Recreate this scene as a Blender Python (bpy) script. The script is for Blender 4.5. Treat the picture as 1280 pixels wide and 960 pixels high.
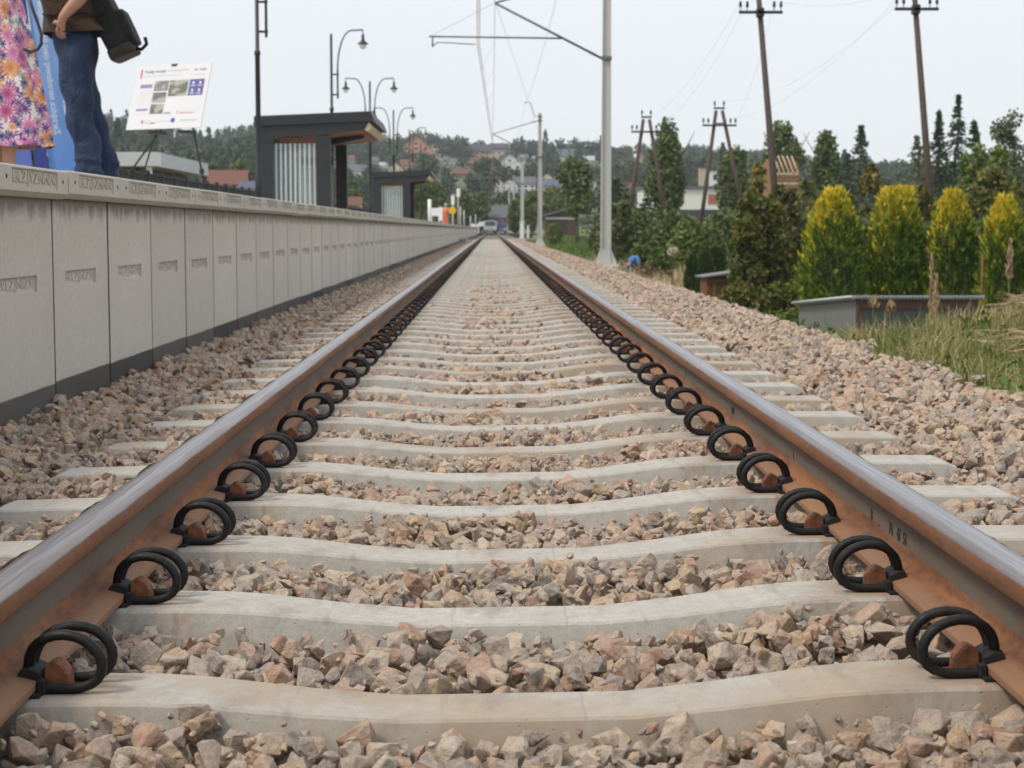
import bpy, bmesh, math, random
import numpy as np
from mathutils import Vector, Matrix, Euler
R = math.radians
random.seed(7)
rng = np.random.default_rng(7)
for _o in list(bpy.data.objects): bpy.data.objects.remove(_o)
scene = bpy.context.scene
col = scene.collection

# ------------------------------------------------------------------ camera
CAM = Vector((-0.03, 0.0, 0.505))      # metres; z = 0 is the top of the rails, +Y along the track
FPX = 2170.0                            # focal length in pixels of a 1280 wide picture
PITCH = math.atan(193 / FPX); YAW = math.atan(26 / FPX)
cd = bpy.data.cameras.new('camera'); cam = bpy.data.objects.new('camera', cd); col.objects.link(cam)
cd.sensor_width = 36.0; cd.lens = 36.0 * FPX / 1280
cd.clip_start = 0.05; cd.clip_end = 12000
cam.location = CAM
cam.rotation_euler = (math.pi / 2 - PITCH, 0, -YAW)
cd.dof.use_dof = True; cd.dof.focus_distance = 3.5; cd.dof.aperture_fstop = 12.5
scene.camera = cam

# ------------------------------------------------------------------ sky, sun, exposure
SUN_EL, SUN_AZ = R(52), R(-122)          # azimuth clockwise from +Y
w = bpy.data.worlds.new('World'); scene.world = w; w.use_nodes = True
nt = w.node_tree; nt.nodes.clear()
so = nt.nodes.new('ShaderNodeOutputWorld'); bg = nt.nodes.new('ShaderNodeBackground')
sk = nt.nodes.new('ShaderNodeTexSky'); sk.sky_type = 'NISHITA'; sk.sun_disc = False
sk.sun_elevation = SUN_EL; sk.sun_rotation = SUN_AZ
sk.air_density = 1.0; sk.dust_density = 4.0; sk.ozone_density = 1.5; sk.altitude = 400
hs = nt.nodes.new('ShaderNodeMix'); hs.data_type = 'RGBA'; hs.inputs[0].default_value = 0.72
hs.inputs[7].default_value = (9.75, 10.0, 10.3, 1)       # even veil of high cloud
nt.links.new(sk.outputs[0], hs.inputs[6]); nt.links.new(hs.outputs[2], bg.inputs[0])
bg.inputs[1].default_value = 0.121
nt.links.new(bg.outputs[0], so.inputs[0])
sl = bpy.data.lights.new('sun', 'SUN'); sun = bpy.data.objects.new('sun', sl); col.objects.link(sun)
sl.energy = 2.1; sl.angle = R(11); sl.color = (1.0, 0.91, 0.77)
sd = Vector((math.sin(SUN_AZ) * math.cos(SUN_EL), math.cos(SUN_AZ) * math.cos(SUN_EL), math.sin(SUN_EL)))
sun.rotation_euler = sd.to_track_quat('Z', 'Y').to_euler()
scene.view_settings.view_transform = 'Standard'; scene.view_settings.look = 'None'
scene.view_settings.exposure = 0.0; scene.view_settings.gamma = 1.0
scene.render.engine = 'CYCLES'
scene.cycles.use_denoising = True
scene.cycles.max_bounces = 6; scene.cycles.diffuse_bounces = 3; scene.cycles.glossy_bounces = 2
scene.cycles.transmission_bounces = 4; scene.cycles.transparent_max_bounces = 8
scene.cycles.caustics_reflective = False; scene.cycles.caustics_refractive = False

# ------------------------------------------------------------------ helpers
_F = Vector((math.sin(YAW) * math.cos(PITCH), math.cos(YAW) * math.cos(PITCH), -math.sin(PITCH)))
_R = Vector((math.cos(YAW), -math.sin(YAW), 0)); _U = _R.cross(_F)
def ray(px, py): return (_F + _R * ((px - 640) / FPX) + _U * ((480 - py) / FPX))
def at(px, py, Y):
    """World point seen at a photograph pixel, Y metres along the track."""
    d = ray(px, py); return CAM + d * (Y / d.y)
def ppm(Y): return FPX / Y

def tag(o, label=None, cat=None, group=None, kind=None):
    if label: o['label'] = label
    if cat: o['category'] = cat
    if group: o['group'] = group
    if kind: o['kind'] = kind
    return o
def empty(name, loc=(0, 0, 0), rz=0, label=None, cat=None, group=None):
    o = bpy.data.objects.new(name, None); col.objects.link(o); o.empty_display_size = .1
    o.location = loc; o.rotation_euler = (0, 0, rz)
    return tag(o, label, cat, group)
def link(name, me, parent=None, mat=None):
    o = bpy.data.objects.new(name, me); col.objects.link(o)
    if parent is not None: o.parent = parent
    if mat is not None:
        me.materials.clear()
        for m in (mat if isinstance(mat, (list, tuple)) else [mat]): me.materials.append(m)
    return o
def copy_tree(o, parent=None):
    c = o.copy(); col.objects.link(c); c.parent = parent
    for ch in list(o.children): copy_tree(ch, c)
    return c
def share(name, me, parent, loc=(0, 0, 0), rot=(0, 0, 0), scale=(1, 1, 1)):
    o = bpy.data.objects.new(name, me); col.objects.link(o); o.parent = parent
    o.location = loc; o.rotation_euler = rot; o.scale = scale
    return o

class MB:
    """Collects simple shapes and links them as ONE mesh object."""
    def __init__(s): s.bm = bmesh.new()
    def box(s, x0, x1, y0, y1, z0, z1, bev=0, mi=0):
        r = bmesh.ops.create_cube(s.bm, size=1)
        bmesh.ops.scale(s.bm, vec=(x1 - x0, y1 - y0, z1 - z0), verts=r['verts'])
        bmesh.ops.translate(s.bm, vec=((x0 + x1) / 2, (y0 + y1) / 2, (z0 + z1) / 2), verts=r['verts'])
        fs = {f for v in r['verts'] for f in v.link_faces}
        for f in fs: f.material_index = mi
        if bev:
            es = list({e for v in r['verts'] for e in v.link_edges})
            bmesh.ops.bevel(s.bm, geom=es, offset=bev, segments=1, affect='EDGES', material=mi)
        return s
    def tube(s, pts, r, n=8, mi=0, cap=True, smooth=True):
        pts = [Vector(p) for p in pts]; rs = r if isinstance(r, (list, tuple)) else [r] * len(pts)
        rings = []; up = None
        for i, p in enumerate(pts):
            t = (pts[min(i + 1, len(pts) - 1)] - pts[max(i - 1, 0)]).normalized()
            if up is None:
                a = Vector((0, 0, 1)) if abs(t.z) < .9 else Vector((1, 0, 0)); up = (a - t * a.dot(t)).normalized()
            else: up = (up - t * up.dot(t)).normalized()
            b = t.cross(up)
            rings.append([s.bm.verts.new(p + (up * math.cos(2 * math.pi * k / n) + b * math.sin(2 * math.pi * k / n)) * rs[i]) for k in range(n)])
        for i in range(len(rings) - 1):
            for k in range(n):
                f = s.bm.faces.new((rings[i][k], rings[i][(k + 1) % n], rings[i + 1][(k + 1) % n], rings[i + 1][k])); f.material_index = mi; f.smooth = smooth
        if cap:
            for q in (rings[0][::-1], rings[-1]):
                f = s.bm.faces.new(q); f.material_index = mi
        return s
    def prism(s, poly, axis, a, b, mi=0):
        """Extrude a polygon given in the two other axes along axis from a to b."""
        def P(u, v, t): return {'x': (t, u, v), 'y': (u, t, v), 'z': (u, v, t)}[axis]
        A = [s.bm.verts.new(P(u, v, a)) for u, v in poly]; B = [s.bm.verts.new(P(u, v, b)) for u, v in poly]
        n = len(poly); fs = [s.bm.faces.new(A[::-1]), s.bm.faces.new(B)]
        for k in range(n): fs.append(s.bm.faces.new((A[k], A[(k + 1) % n], B[(k + 1) % n], B[k])))
        for f in fs: f.material_index = mi
        return s
    def lathe(s, prof, c=(0, 0, 0), n=12, mi=0, smooth=True):
        rings = [[s.bm.verts.new((c[0] + r * math.cos(2 * math.pi * k / n), c[1] + r * math.sin(2 * math.pi * k / n), c[2] + z)) for k in range(n)] for r, z in prof]
        for i in range(len(rings) - 1):
            for k in range(n):
                f = s.bm.faces.new((rings[i][k], rings[i][(k + 1) % n], rings[i + 1][(k + 1) % n], rings[i + 1][k])); f.smooth = smooth; f.material_index = mi
        s.bm.faces.new(rings[0][::-1]).material_index = mi; s.bm.faces.new(rings[-1]).material_index = mi
        return s
    def quad(s, a, b, c, d, mi=0):
        f = s.bm.faces.new([s.bm.verts.new(p) for p in (a, b, c, d)]); f.material_index = mi; return s
    def add(s, me, M):
        old = set(s.bm.verts); s.bm.from_mesh(me)
        bmesh.ops.transform(s.bm, matrix=M, verts=[v for v in s.bm.verts if v not in old]); return s
    def mesh(s, name, recalc=True):
        if recalc: bmesh.ops.recalc_face_normals(s.bm, faces=s.bm.faces)
        me = bpy.data.meshes.new(name); s.bm.to_mesh(me); s.bm.free(); return me
    def build(s, name, mat=None, parent=None, **k): return link(name, s.mesh(name, **k), parent, mat)

def np_mesh(name, verts, faces_flat, nper, tone=None, smooth=False):
    """Mesh from numpy arrays, every face with nper corners; tone is a per-face float."""
    me = bpy.data.meshes.new(name); nv = len(verts); nf = len(faces_flat) // nper
    me.vertices.add(nv); me.vertices.foreach_set('co', np.ascontiguousarray(verts, np.float32).ravel())
    me.loops.add(nf * nper); me.loops.foreach_set('vertex_index', np.ascontiguousarray(faces_flat, np.int32))
    me.polygons.add(nf); me.polygons.foreach_set('loop_start', np.arange(nf, dtype=np.int32) * nper)
    me.polygons.foreach_set('use_smooth', np.full(nf, smooth))
    me.update(calc_edges=True)
    if tone is not None:
        a = me.attributes.new('tone', 'FLOAT', 'FACE'); a.data.foreach_set('value', np.ascontiguousarray(tone, np.float32))
    return me

# ------------------------------------------------------------------ materials
class M_:
    def __init__(s, name, base=(.5, .5, .5), rough=.8, metal=0.0, spec=None):
        s.m = bpy.data.materials.new(name); s.m.use_nodes = True; s.t = s.m.node_tree
        s.b = s.t.nodes['Principled BSDF']; s.set('Base Color', (*base, 1)); s.set('Roughness', rough); s.set('Metallic', metal)
        if spec is not None: s.set('Specular IOR Level', spec)
        s._c = {}; s.cs = None
    def N(s, t): return s.t.nodes.new('ShaderNode' + t)
    def L(s, a, b): s.t.links.new(a, b)
    def put(s, inp, v):
        if hasattr(v, 'is_output'): s.L(v, inp)
        elif isinstance(v, (tuple, list)) and len(v) == 3 and inp.type == 'RGBA': inp.default_value = (*v, 1)
        else: inp.default_value = v
    def set(s, k, v): s.put(s.b.inputs[k], v)
    def coord(s, kind='Object', scale=None):
        if s.cs and kind == 'Object': scale = tuple(s.cs * k for k in (scale or (1, 1, 1)))
        k = (kind, scale)
        if k not in s._c:
            tc = s.N('TexCoord'); o = tc.outputs[kind]
            if scale:
                mp = s.N('Mapping'); mp.inputs['Scale'].default_value = scale; s.L(o, mp.inputs[0]); o = mp.outputs[0]
            s._c[k] = o
        return s._c[k]
    def noise(s, sc, detail=4, rough=.55, scale=None, kind='Object', dist=0):
        n = s.N('TexNoise'); n.inputs['Scale'].default_value = sc; n.inputs['Detail'].default_value = detail; n.inputs['Roughness'].default_value = rough; n.inputs['Distortion'].default_value = dist
        s.L(s.coord(kind, scale), n.inputs['Vector']); return n.outputs[0]
    def voro(s, sc, scale=None, kind='Object', feature='F1'):
        n = s.N('TexVoronoi'); n.feature = feature; n.inputs['Scale'].default_value = sc; s.L(s.coord(kind, scale), n.inputs['Vector']); return n
    def xyz(s, kind='Object'):
        n = s.N('SeparateXYZ'); s.L(s.coord(kind), n.inputs[0]); return n.outputs
    def attr(s, name): n = s.N('Attribute'); n.attribute_name = name; return n.outputs['Fac']
    def objrand(s): return s.N('ObjectInfo').outputs['Random']
    def math(s, op, a, b=0.0, clamp=False):
        n = s.N('Math'); n.operation = op; n.use_clamp = clamp; s.put(n.inputs[0], a); s.put(n.inputs[1], b); return n.outputs[0]
    def mr(s, v, a, b, c=0.0, d=1.0, smooth=False):
        n = s.N('MapRange'); n.clamp = True
        if smooth: n.interpolation_type = 'SMOOTHSTEP'
        s.put(n.inputs[0], v); n.inputs[1].default_value = a; n.inputs[2].default_value = b; n.inputs[3].default_value = c; n.inputs[4].default_value = d; return n.outputs[0]
    def ramp(s, f, stops, const=False):
        n = s.N('ValToRGB'); cr = n.color_ramp
        if const: cr.interpolation = 'CONSTANT'
        while len(cr.elements) < len(stops): cr.elements.new(.5)
        for e, (p, c) in zip(cr.elements, stops): e.position = p; e.color = (*c, 1)
        s.put(n.inputs[0], f); return n.outputs[0]
    def mix(s, f, a, b, blend='MIX'):
        n = s.N('Mix'); n.data_type = 'RGBA'; n.blend_type = blend; s.put(n.inputs[0], f); s.put(n.inputs[6], a); s.put(n.inputs[7], b); return n.outputs[2]
    def bump(s, h, strength=.3, dist=.01):
        n = s.N('Bump'); n.inputs['Strength'].default_value = strength; n.inputs['Distance'].default_value = dist; s.put(n.inputs['Height'], h)
        s.L(n.outputs[0], s.b.inputs['Normal']); return s

def plain(name, c, rough=.7, metal=0, var=.12, sc=6, bump=0, bs=60):
    """A single-colour surface with soft uneven wear."""
    q = M_(name, c, rough, metal); n = q.noise(sc, 5)
    q.set('Base Color', q.mix(n, tuple(x * (1 - var) for x in c), tuple(min(1, x * (1 + var)) for x in c)))
    q.set('Roughness', q.mr(q.noise(sc * 3, 4), .3, .7, max(.05, rough - .1), min(1, rough + .1)))
    if bump: q.bump(q.noise(bs, 4), bump, .01)
    return q.m
MAT = {}

def concrete(name, c0, c1, stain=(.20, .16, .11), rust=True, grime=None):
    q = M_(name, c0, .85)
    n1 = q.noise(2.2, 6, .6); n2 = q.noise(38, 5, .6); n3 = q.noise(9, 4, .65, dist=.6)
    base = q.mix(q.mr(n1, .3, .72), c0, c1)
    base = q.mix(q.mr(n2, .35, .75, 0, .5), base, tuple(x * .68 for x in c0))
    n5 = q.noise(230, 3, .6); base = q.mix(q.mr(n5, .52, .66, 0, .4), base, tuple(x * .6 for x in c0))
    pits = q.voro(60); pm = q.mr(pits.outputs['Distance'], .05, .13, 1, 0)
    base = q.mix(q.math('MULTIPLY', pm, q.mr(n3, .5, .62)), base, (.12, .11, .10))
    if rust:
        s_ = q.noise(3.2, 4, .6, scale=(1.0, 1.0, .25)); rr = q.math('ADD', s_, q.math('MULTIPLY', q.math('SUBTRACT', q.objrand(), .5), .3))
        base = q.mix(q.mr(rr, .56, .74, 0, .7), base, stain)
    if grime: base = grime(q, base)
    q.set('Base Color', base); q.set('Roughness', q.mr(n3, .3, .7, .75, .95))
    q.bump(q.math('ADD', q.math('MULTIPLY', n2, .6), q.math('MULTIPLY', pm, -.8)), .45, .005)
    return q.m
def sleeper_grime(q, base):
    d = q.noise(5, 5, .65, scale=(2.2, .9, 1)); base = q.mix(q.mr(d, .54, .68, 0, .5), base, (.19, .17, .155))
    d2 = q.noise(14, 4, .6, scale=(2.5, .12, 1)); base = q.mix(q.mr(d2, .61, .70, 0, .4), base, (.2, .165, .15))
    X = q.xyz()[0]; ax = q.math('ABSOLUTE', q.math('SUBTRACT', q.math('ABSOLUTE', X), .66)); rs = q.math('MULTIPLY', q.mr(ax, .02, .20, 1, 0), q.mr(q.noise(9, 4, .65, scale=(1, 1, .5)), .46, .62)); base = q.mix(q.math('MULTIPLY', rs, .6), base, (.27, .15, .075))
    return q.mix(q.mr(q.objrand(), 0, 1, 0, .25), base, (.31, .275, .23))
MAT['sleeper'] = concrete('sleeper_concrete', (.41, .388, .345), (.51, .485, .435), stain=(.36, .26, .16), grime=sleeper_grime)
def wall_grime_shade(q, base):
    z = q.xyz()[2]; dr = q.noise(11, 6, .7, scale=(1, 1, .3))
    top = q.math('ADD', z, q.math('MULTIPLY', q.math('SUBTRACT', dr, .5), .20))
    base = q.mix(q.mr(top, .545, .60, 0, .82), base, (.115, .10, .08))  # drip stains plus the coping's shadow, painted as one dark band
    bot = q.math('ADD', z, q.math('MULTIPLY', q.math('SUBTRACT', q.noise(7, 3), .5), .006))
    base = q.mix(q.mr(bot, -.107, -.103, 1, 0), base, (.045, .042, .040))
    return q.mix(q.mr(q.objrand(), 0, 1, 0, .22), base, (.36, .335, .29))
MAT['wall'] = concrete('wall_concrete', (.61, .57, .49), (.69, .645, .565), rust=False, grime=wall_grime_shade)
MAT['coping'] = concrete('coping_concrete', (.55, .51, .43), (.63, .585, .505), rust=False)
MAT['foundation'] = concrete('foundation_concrete', (.46, .44, .40), (.56, .54, .5), rust=False)
MAT['pave'] = plain('paving', (.42, .41, .39), .85, bump=.2)

def stone_mat(name, single):
    q = M_(name, (.4, .35, .3), .85)
    if single: q.cs = .038
    rnd = q.objrand() if single else q.attr('tone')
    c = q.ramp(rnd, [(0, (.38, .34, .31)), (.09, (.57, .47, .39)), (.17, (.30, .285, .28)), (.27, (.60, .44, .33)), (.37, (.46, .26, .185)), (.47, (.64, .53, .42)), (.56, (.33, .31, .30)), (.64, (.67, .59, .49)), (.73, (.50, .32, .235)), (.82, (.44, .405, .385)), (.90, (.58, .42, .30)), (1, (.60, .46, .29))])
    n = q.noise(70, 6, .65); n2 = q.noise(22, 4, .6); v = q.voro(260)
    c = q.mix(q.mr(n, .32, .7), q.mix(.36, c, (.20, .13, .095)), q.mix(.3, c, (.68, .59, .49)))
    c = q.mix(q.mr(v.outputs['Distance'], .0, .5, .38, 0), c, (.13, .11, .10))
    c = q.mix(q.mr(n2, .5, .72, 0, .4), c, (.55, .48, .40))
    c = q.mix(1, c, (.99, .96, .915), 'MULTIPLY'); q.set('Base Color', c); q.set('Roughness', .88)
    q.bump(q.math('ADD', q.noise(48, 8, .72), q.math('MULTIPLY', q.voro(75).outputs['Distance'], .45)), .85, .013)
    return q.m
MAT['stone1'] = stone_mat('ballast_stone_single', True); MAT['stone'] = stone_mat('ballast_stone', False)
def _():
    q = M_('ballast_base', (.3, .26, .22), .95)
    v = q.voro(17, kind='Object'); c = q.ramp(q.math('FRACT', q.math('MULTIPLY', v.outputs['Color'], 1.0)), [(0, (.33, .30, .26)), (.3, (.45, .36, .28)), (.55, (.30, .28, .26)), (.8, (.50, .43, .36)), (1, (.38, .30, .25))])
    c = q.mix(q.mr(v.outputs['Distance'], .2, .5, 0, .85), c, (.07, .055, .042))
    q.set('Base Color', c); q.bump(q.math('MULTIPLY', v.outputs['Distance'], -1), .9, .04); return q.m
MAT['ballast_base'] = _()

def rail_mat():
    q = M_('rail_steel', (.3, .18, .11), .6)
    X, Y, Z = q.xyz()
    ns = q.noise(9, 6, .62, scale=(3, .35, 3)); nf = q.noise(60, 6, .65, scale=(1, .5, 1)); nb = q.noise(1.1, 4, .6, scale=(1, .8, 1))
    rust = q.mix(q.mr(ns, .3, .7), (.145, .055, .022), (.31, .125, .046))
    rust = q.mix(q.mr(nf, .42, .66, 0, .75), rust, (.075, .042, .03))
    rust = q.mix(q.mr(nb, .50, .62, 0, .7), rust, (.36, .15, .05)); rust = q.mix(q.mr(q.noise(2.3, 5, .65, scale=(1, .6, 1)), .54, .66, 0, .7), rust, (.20, .135, .095))
    grey = q.mix(nf, (.095, .082, .066), (.17, .148, .118))
    zz = q.math('ADD', Z, q.math('MULTIPLY', q.math('SUBTRACT', ns, .5), .020))
    band = q.math('MULTIPLY', q.mr(zz, -.103, -.096, 0, 1, True), q.mr(zz, -.058, -.050, 1, 0, True))
    drip = q.noise(24, 4, .6, scale=(1, 2.2, .12)); band = q.math('MULTIPLY', band, q.mr(drip, .36, .48, .45, 1))
    c = q.mix(band, rust, grey)
    foot = q.mr(Z, -.132, -.126, 1, 0); c = q.mix(q.math('MULTIPLY', foot, .65), c, q.mix(nf, (.20, .105, .058), (.31, .185, .11)))
    side = q.math('MULTIPLY', q.mr(Z, -.038, -.03), q.mr(Z, -.013, -.008, 1, 0)); c = q.mix(q.math('MULTIPLY', side, .45), c, (.17, .075, .038))
    zt = q.math('ADD', Z, q.math('MULTIPLY', q.math('SUBTRACT', ns, .5), .010))
    top = q.mr(zt, -.0105, -.0075, 0, 1, True)
    scr = q.noise(160, 5, .65, scale=(1, .010, 1))
    steel = q.mix(q.mr(scr, .36, .62), (.20, .18, .18), (.46, .44, .45))
    ax = q.math('ABSOLUTE', X)
    rim = q.mr(q.math('ADD', ax, q.math('MULTIPLY', ns, .012)), .019, .027); steel = q.mix(q.math('MULTIPLY', rim, q.mr(nb, .35, .6, .4, .9)), steel, (.17, .11, .085))
    c = q.mix(top, c, steel); q.set('Base Color', c)
    q.set('Metallic', q.math('MULTIPLY', top, .9)); q.set('Roughness', q.mix(top, (.8,) * 3, q.mix(scr, (.24,) * 3, (.40,) * 3)))
    q.bump(q.math('ADD', nf, q.math('MULTIPLY', scr, .3)), .16, .003); return q.m
MAT['rail'] = rail_mat()
def _():
    q = M_('clip_steel', (.012, .012, .013), .55, spec=.3); n = q.noise(90, 5, .6); o = q.objrand()
    c = q.mix(n, (.006, .006, .0065), (.016, .015, .015)); c = q.mix(q.math('MULTIPLY', q.mr(q.noise(30, 4), .52, .66), q.mr(o, .4, 1, 0, .7)), c, (.10, .055, .035))
    q.set('Base Color', c); q.set('Roughness', q.mr(n, .3, .7, .42, .7)); q.bump(n, .15, .002); return q.m
MAT['clip'] = _()
def _():
    q = M_('cast_rust', (.18, .07, .035), .85); n = q.noise(60, 6, .65)
    q.set('Base Color', q.mix(q.mr(n, .3, .7), (.085, .035, .02), (.30, .12, .055))); q.bump(n, .5, .004); return q.m
MAT['shoulder'] = _()
MAT['rubber'] = plain('black_rubber', (.010, .010, .010), .75)
MAT['galv'] = plain('galvanised_steel', (.53, .525, .51), .55, .0, .08, 3)
MAT['galvd'] = plain('aged_galvanised_tube', (.16, .165, .17), .55, .3)
MAT['copper'] = plain('copper_wire', (.50, .28, .20), .5, .5)
MAT['wire'] = plain('grey_wire', (.42, .41, .40), .6, .2)
MAT['black_paint'] = plain('black_painted_steel', (.016, .017, .018), .42)
MAT['anthracite'] = plain('anthracite_sheet', (.020, .021, .026), .5, 0, .08, 2)
MAT['anthr_dark'] = plain('anthracite_beam', (.016, .016, .018), .5)
MAT['white_paint'] = plain('white_paint', (.78, .78, .77), .5, 0, .06)
MAT['grey_paint'] = plain('grey_cladding', (.50, .51, .53), .55, 0, .06, 1)
MAT['paper'] = plain('board_print_white', (.67, .67, .70), .55, 0, .02)
MAT['plastic_black'] = plain('black_plastic', (.02, .02, .02), .45)
def wood(name, a, b, sc=5, ax=(12, 12, .8), rough=.75):
    q = M_(name, a, rough); n = q.noise(sc, 6, .65, scale=ax); q.set('Base Color', q.mix(q.mr(n, .3, .7), a, b)); q.bump(n, .3, .006); return q.m
MAT['pole_wood'] = wood('creosoted_pole', (.042, .029, .024), (.10, .070, .056))
MAT['soffit'] = wood('orange_soffit_boards', (.25, .10, .04), (.36, .16, .07), 3, (1, 14, 1))
MAT['plank'] = wood('raw_planks', (.20, .105, .06), (.34, .20, .11), 4, (1, 1, 12))
MAT['pale_wood'] = wood('pale_timber', (.55, .43, .28), (.68, .56, .40))
MAT['dark_wood'] = wood('brown_hut_boards', (.13, .055, .025), (.24, .11, .05), 5, (10, 10, 1))
MAT['bark'] = wood('bark', (.06, .048, .038), (.13, .105, .08), 6, (8, 8, 1))
MAT['branch'] = wood('dead_branch', (.20, .15, .11), (.33, .26, .2))
def glass(name, tint, a):
    q = M_(name, tint, .06); q.set('Alpha', a); return q.m
MAT['glass'] = glass('shelter_glass', (.35, .44, .44), .2)
MAT['win'] = plain('dark_window_glass', (.03, .035, .042), .12)
MAT['lampglass'] = plain('lamp_glass_white', (.82, .83, .82), .25, 0, .02)
def leafm(name, stops, trans=.15, sc=.9):
    q = M_(name, stops[0][1], .62, spec=.25); t = q.attr('tone'); n = q.noise(sc, 3)
    q.set('Base Color', q.ramp(q.math('ADD', q.math('MULTIPLY', t, .72), q.mr(n, .3, .7, 0, .28)), stops))
    tr = q.N('BsdfTranslucent'); q.L(q.b.inputs['Base Color'].links[0].from_socket, tr.inputs[0])
    mx = q.N('MixShader'); mx.inputs[0].default_value = trans; q.L(q.b.outputs[0], mx.inputs[1]); q.L(tr.outputs[0], mx.inputs[2])
    q.L(mx.outputs[0], q.t.nodes['Material Output'].inputs[0]); return q.m
MAT['leaf_dark'] = leafm('dark_green_leaves', [(0, (.052, .076, .028)), (.5, (.125, .165, .056)), (1, (.22, .26, .09))])
MAT['leaf_mid'] = leafm('mid_green_leaves', [(0, (.06, .09, .026)), (.5, (.14, .185, .05)), (1, (.23, .27, .08))])
MAT['leaf_light'] = leafm('light_green_leaves', [(0, (.06, .10, .02)), (.5, (.11, .17, .035)), (1, (.18, .24, .06))])
MAT['leaf_grey'] = leafm('grey_green_leaves', [(0, (.07, .09, .05)), (.5, (.12, .145, .08)), (1, (.2, .22, .13))])
MAT['leaf_copper'] = leafm('green_and_copper_leaves', [(0, (.04, .056, .018)), (.38, (.085, .115, .032)), (.6, (.15, .155, .042)), (.8, (.28, .21, .055)), (1, (.44, .30, .08))])
MAT['needle'] = leafm('spruce_needles', [(0, (.024, .04, .024)), (.6, (.052, .08, .042)), (1, (.09, .125, .06))], .05)
MAT['thuja'] = leafm('golden_thuja_sprays', [(0, (.025, .05, .01)), (.26, (.06, .105, .016)), (.46, (.17, .235, .028)), (.68, (.66, .54, .04)), (1, (.95, .66, .05))], .2)
MAT['thuja_g'] = leafm('green_thuja_sprays', [(0, (.022, .045, .012)), (.5, (.045, .085, .02)), (1, (.09, .14, .03))])
MAT['hill_leaf'] = leafm('hill_tree_leaves', [(0, (.026, .044, .022)), (.5, (.050, .075, .034)), (1, (.095, .115, .05))], .05, .05)
MAT['grass'] = leafm('grass_blades', [(0, (.05, .085, .016)), (.38, (.12, .17, .035)), (.58, (.22, .235, .075)), (.8, (.42, .34, .17)), (1, (.52, .40, .22))], .25, .5)
MAT['straw'] = leafm('dry_straw', [(0, (.28, .19, .10)), (.5, (.42, .31, .18)), (1, (.55, .44, .28))], .2)
def _():
    q = M_('ground_soil_and_grass', (.1, .12, .05), .95)
    n = q.noise(.05, 6, .6); n2 = q.noise(1.5, 5, .65); n3 = q.noise(.35, 4)
    c = q.mix(q.mr(n2, .3, .7), (.075, .12, .025), (.16, .20, .055)); c = q.mix(q.mr(n3, .45, .68), c, (.25, .20, .10)); c = q.mix(q.mr(n, .55, .7, 0, .6), c, (.20, .21, .08))
    q.set('Base Color', c); q.bump(n2, .6, .1); return q.m
MAT['ground'] = _()
def _():
    q = M_('hillside_fields', (.1, .13, .05), .95)
    n = q.noise(.012, 5, .6, dist=.4); n2 = q.noise(.07, 4)
    c = q.mix(q.mr(n, .42, .56), (.032, .048, .022), (.095, .125, .045)); c = q.mix(q.mr(n2, .5, .7, 0, .5), c, (.13, .125, .06)); q.set('Base Color', c); return q.m
MAT['hill'] = _()
# ------------------------------------------------------------------ ground
def sstep(a, b, v):
    t = np.clip((v - a) / (b - a), 0, 1); return t * t * (3 - 2 * t)
def low(y): return -1.85 + 1.05 * sstep(75, 118, y) + .85 * sstep(118, 260, y)
def ground_z(x, y):
    x = np.asarray(x, float); y = np.asarray(y, float)
    sh = 2.3 + 1.55 * sstep(24, 44, y)
    sl_ = -.27 - .30 * np.clip(x - 2.2, 0, 3) * sstep(16, 24, y); far = sl_ + (low(y) - sl_) * sstep(sh, sh + 1.5 + 1.1 * sstep(30, 60, y), x)
    wob = .05 * np.sin(x * 2.1 + y * 1.3) + .035 * np.sin(x * 4.7 - y * 2.9)
    near = -.25 + .02 + (.13 + wob) * sstep(2.2, 3.7, x) + .06 * sstep(3.6, 6.5, x) - .7 * sstep(8, 16, x)
    t = sstep(9.8, 12.2, y - 1.6 * np.clip(x - 2.25, 0, 2.2))
    z = near * (1 - t) + far * t
    z = np.where(x < 2.1, -.32, z)
    return np.where(y > 240, z + (y - 240) * .004, z)
xs = np.array([-4000, -1500, -600, -250, -100, -50, -20, -9, -4, -2, 0, 2.0, 2.15] + list(np.arange(2.3, 8.1, .18)) + [8.6, 9.5, 11, 13, 16, 20, 28, 40, 60, 100, 180, 400, 900, 2000, 4000])
ys = np.array([-4000, -1200, -300, -60, -12, -3] + list(np.arange(0, 19, .25)) + list(np.arange(19, 60, 2.)) + list(np.arange(60, 340, 10.)) + [360, 420, 600, 1200, 4000, 6000])
GX, GY = np.meshgrid(xs, ys); GZ = ground_z(GX, GY)
GZ = np.where((GY > 330), GZ * 0 - 1.5, GZ)
nx, ny = len(xs), len(ys)
ii = (np.arange(ny - 1)[:, None] * nx + np.arange(nx - 1)[None, :]).ravel()
quads = np.stack([ii, ii + 1, ii + nx + 1, ii + nx], 1)
ground = link('ground', np_mesh('ground', np.stack([GX, GY, GZ], -1).reshape(-1, 3), quads.ravel(), 4, smooth=True), None, MAT['ground'])
tag(ground, kind='structure')

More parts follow.
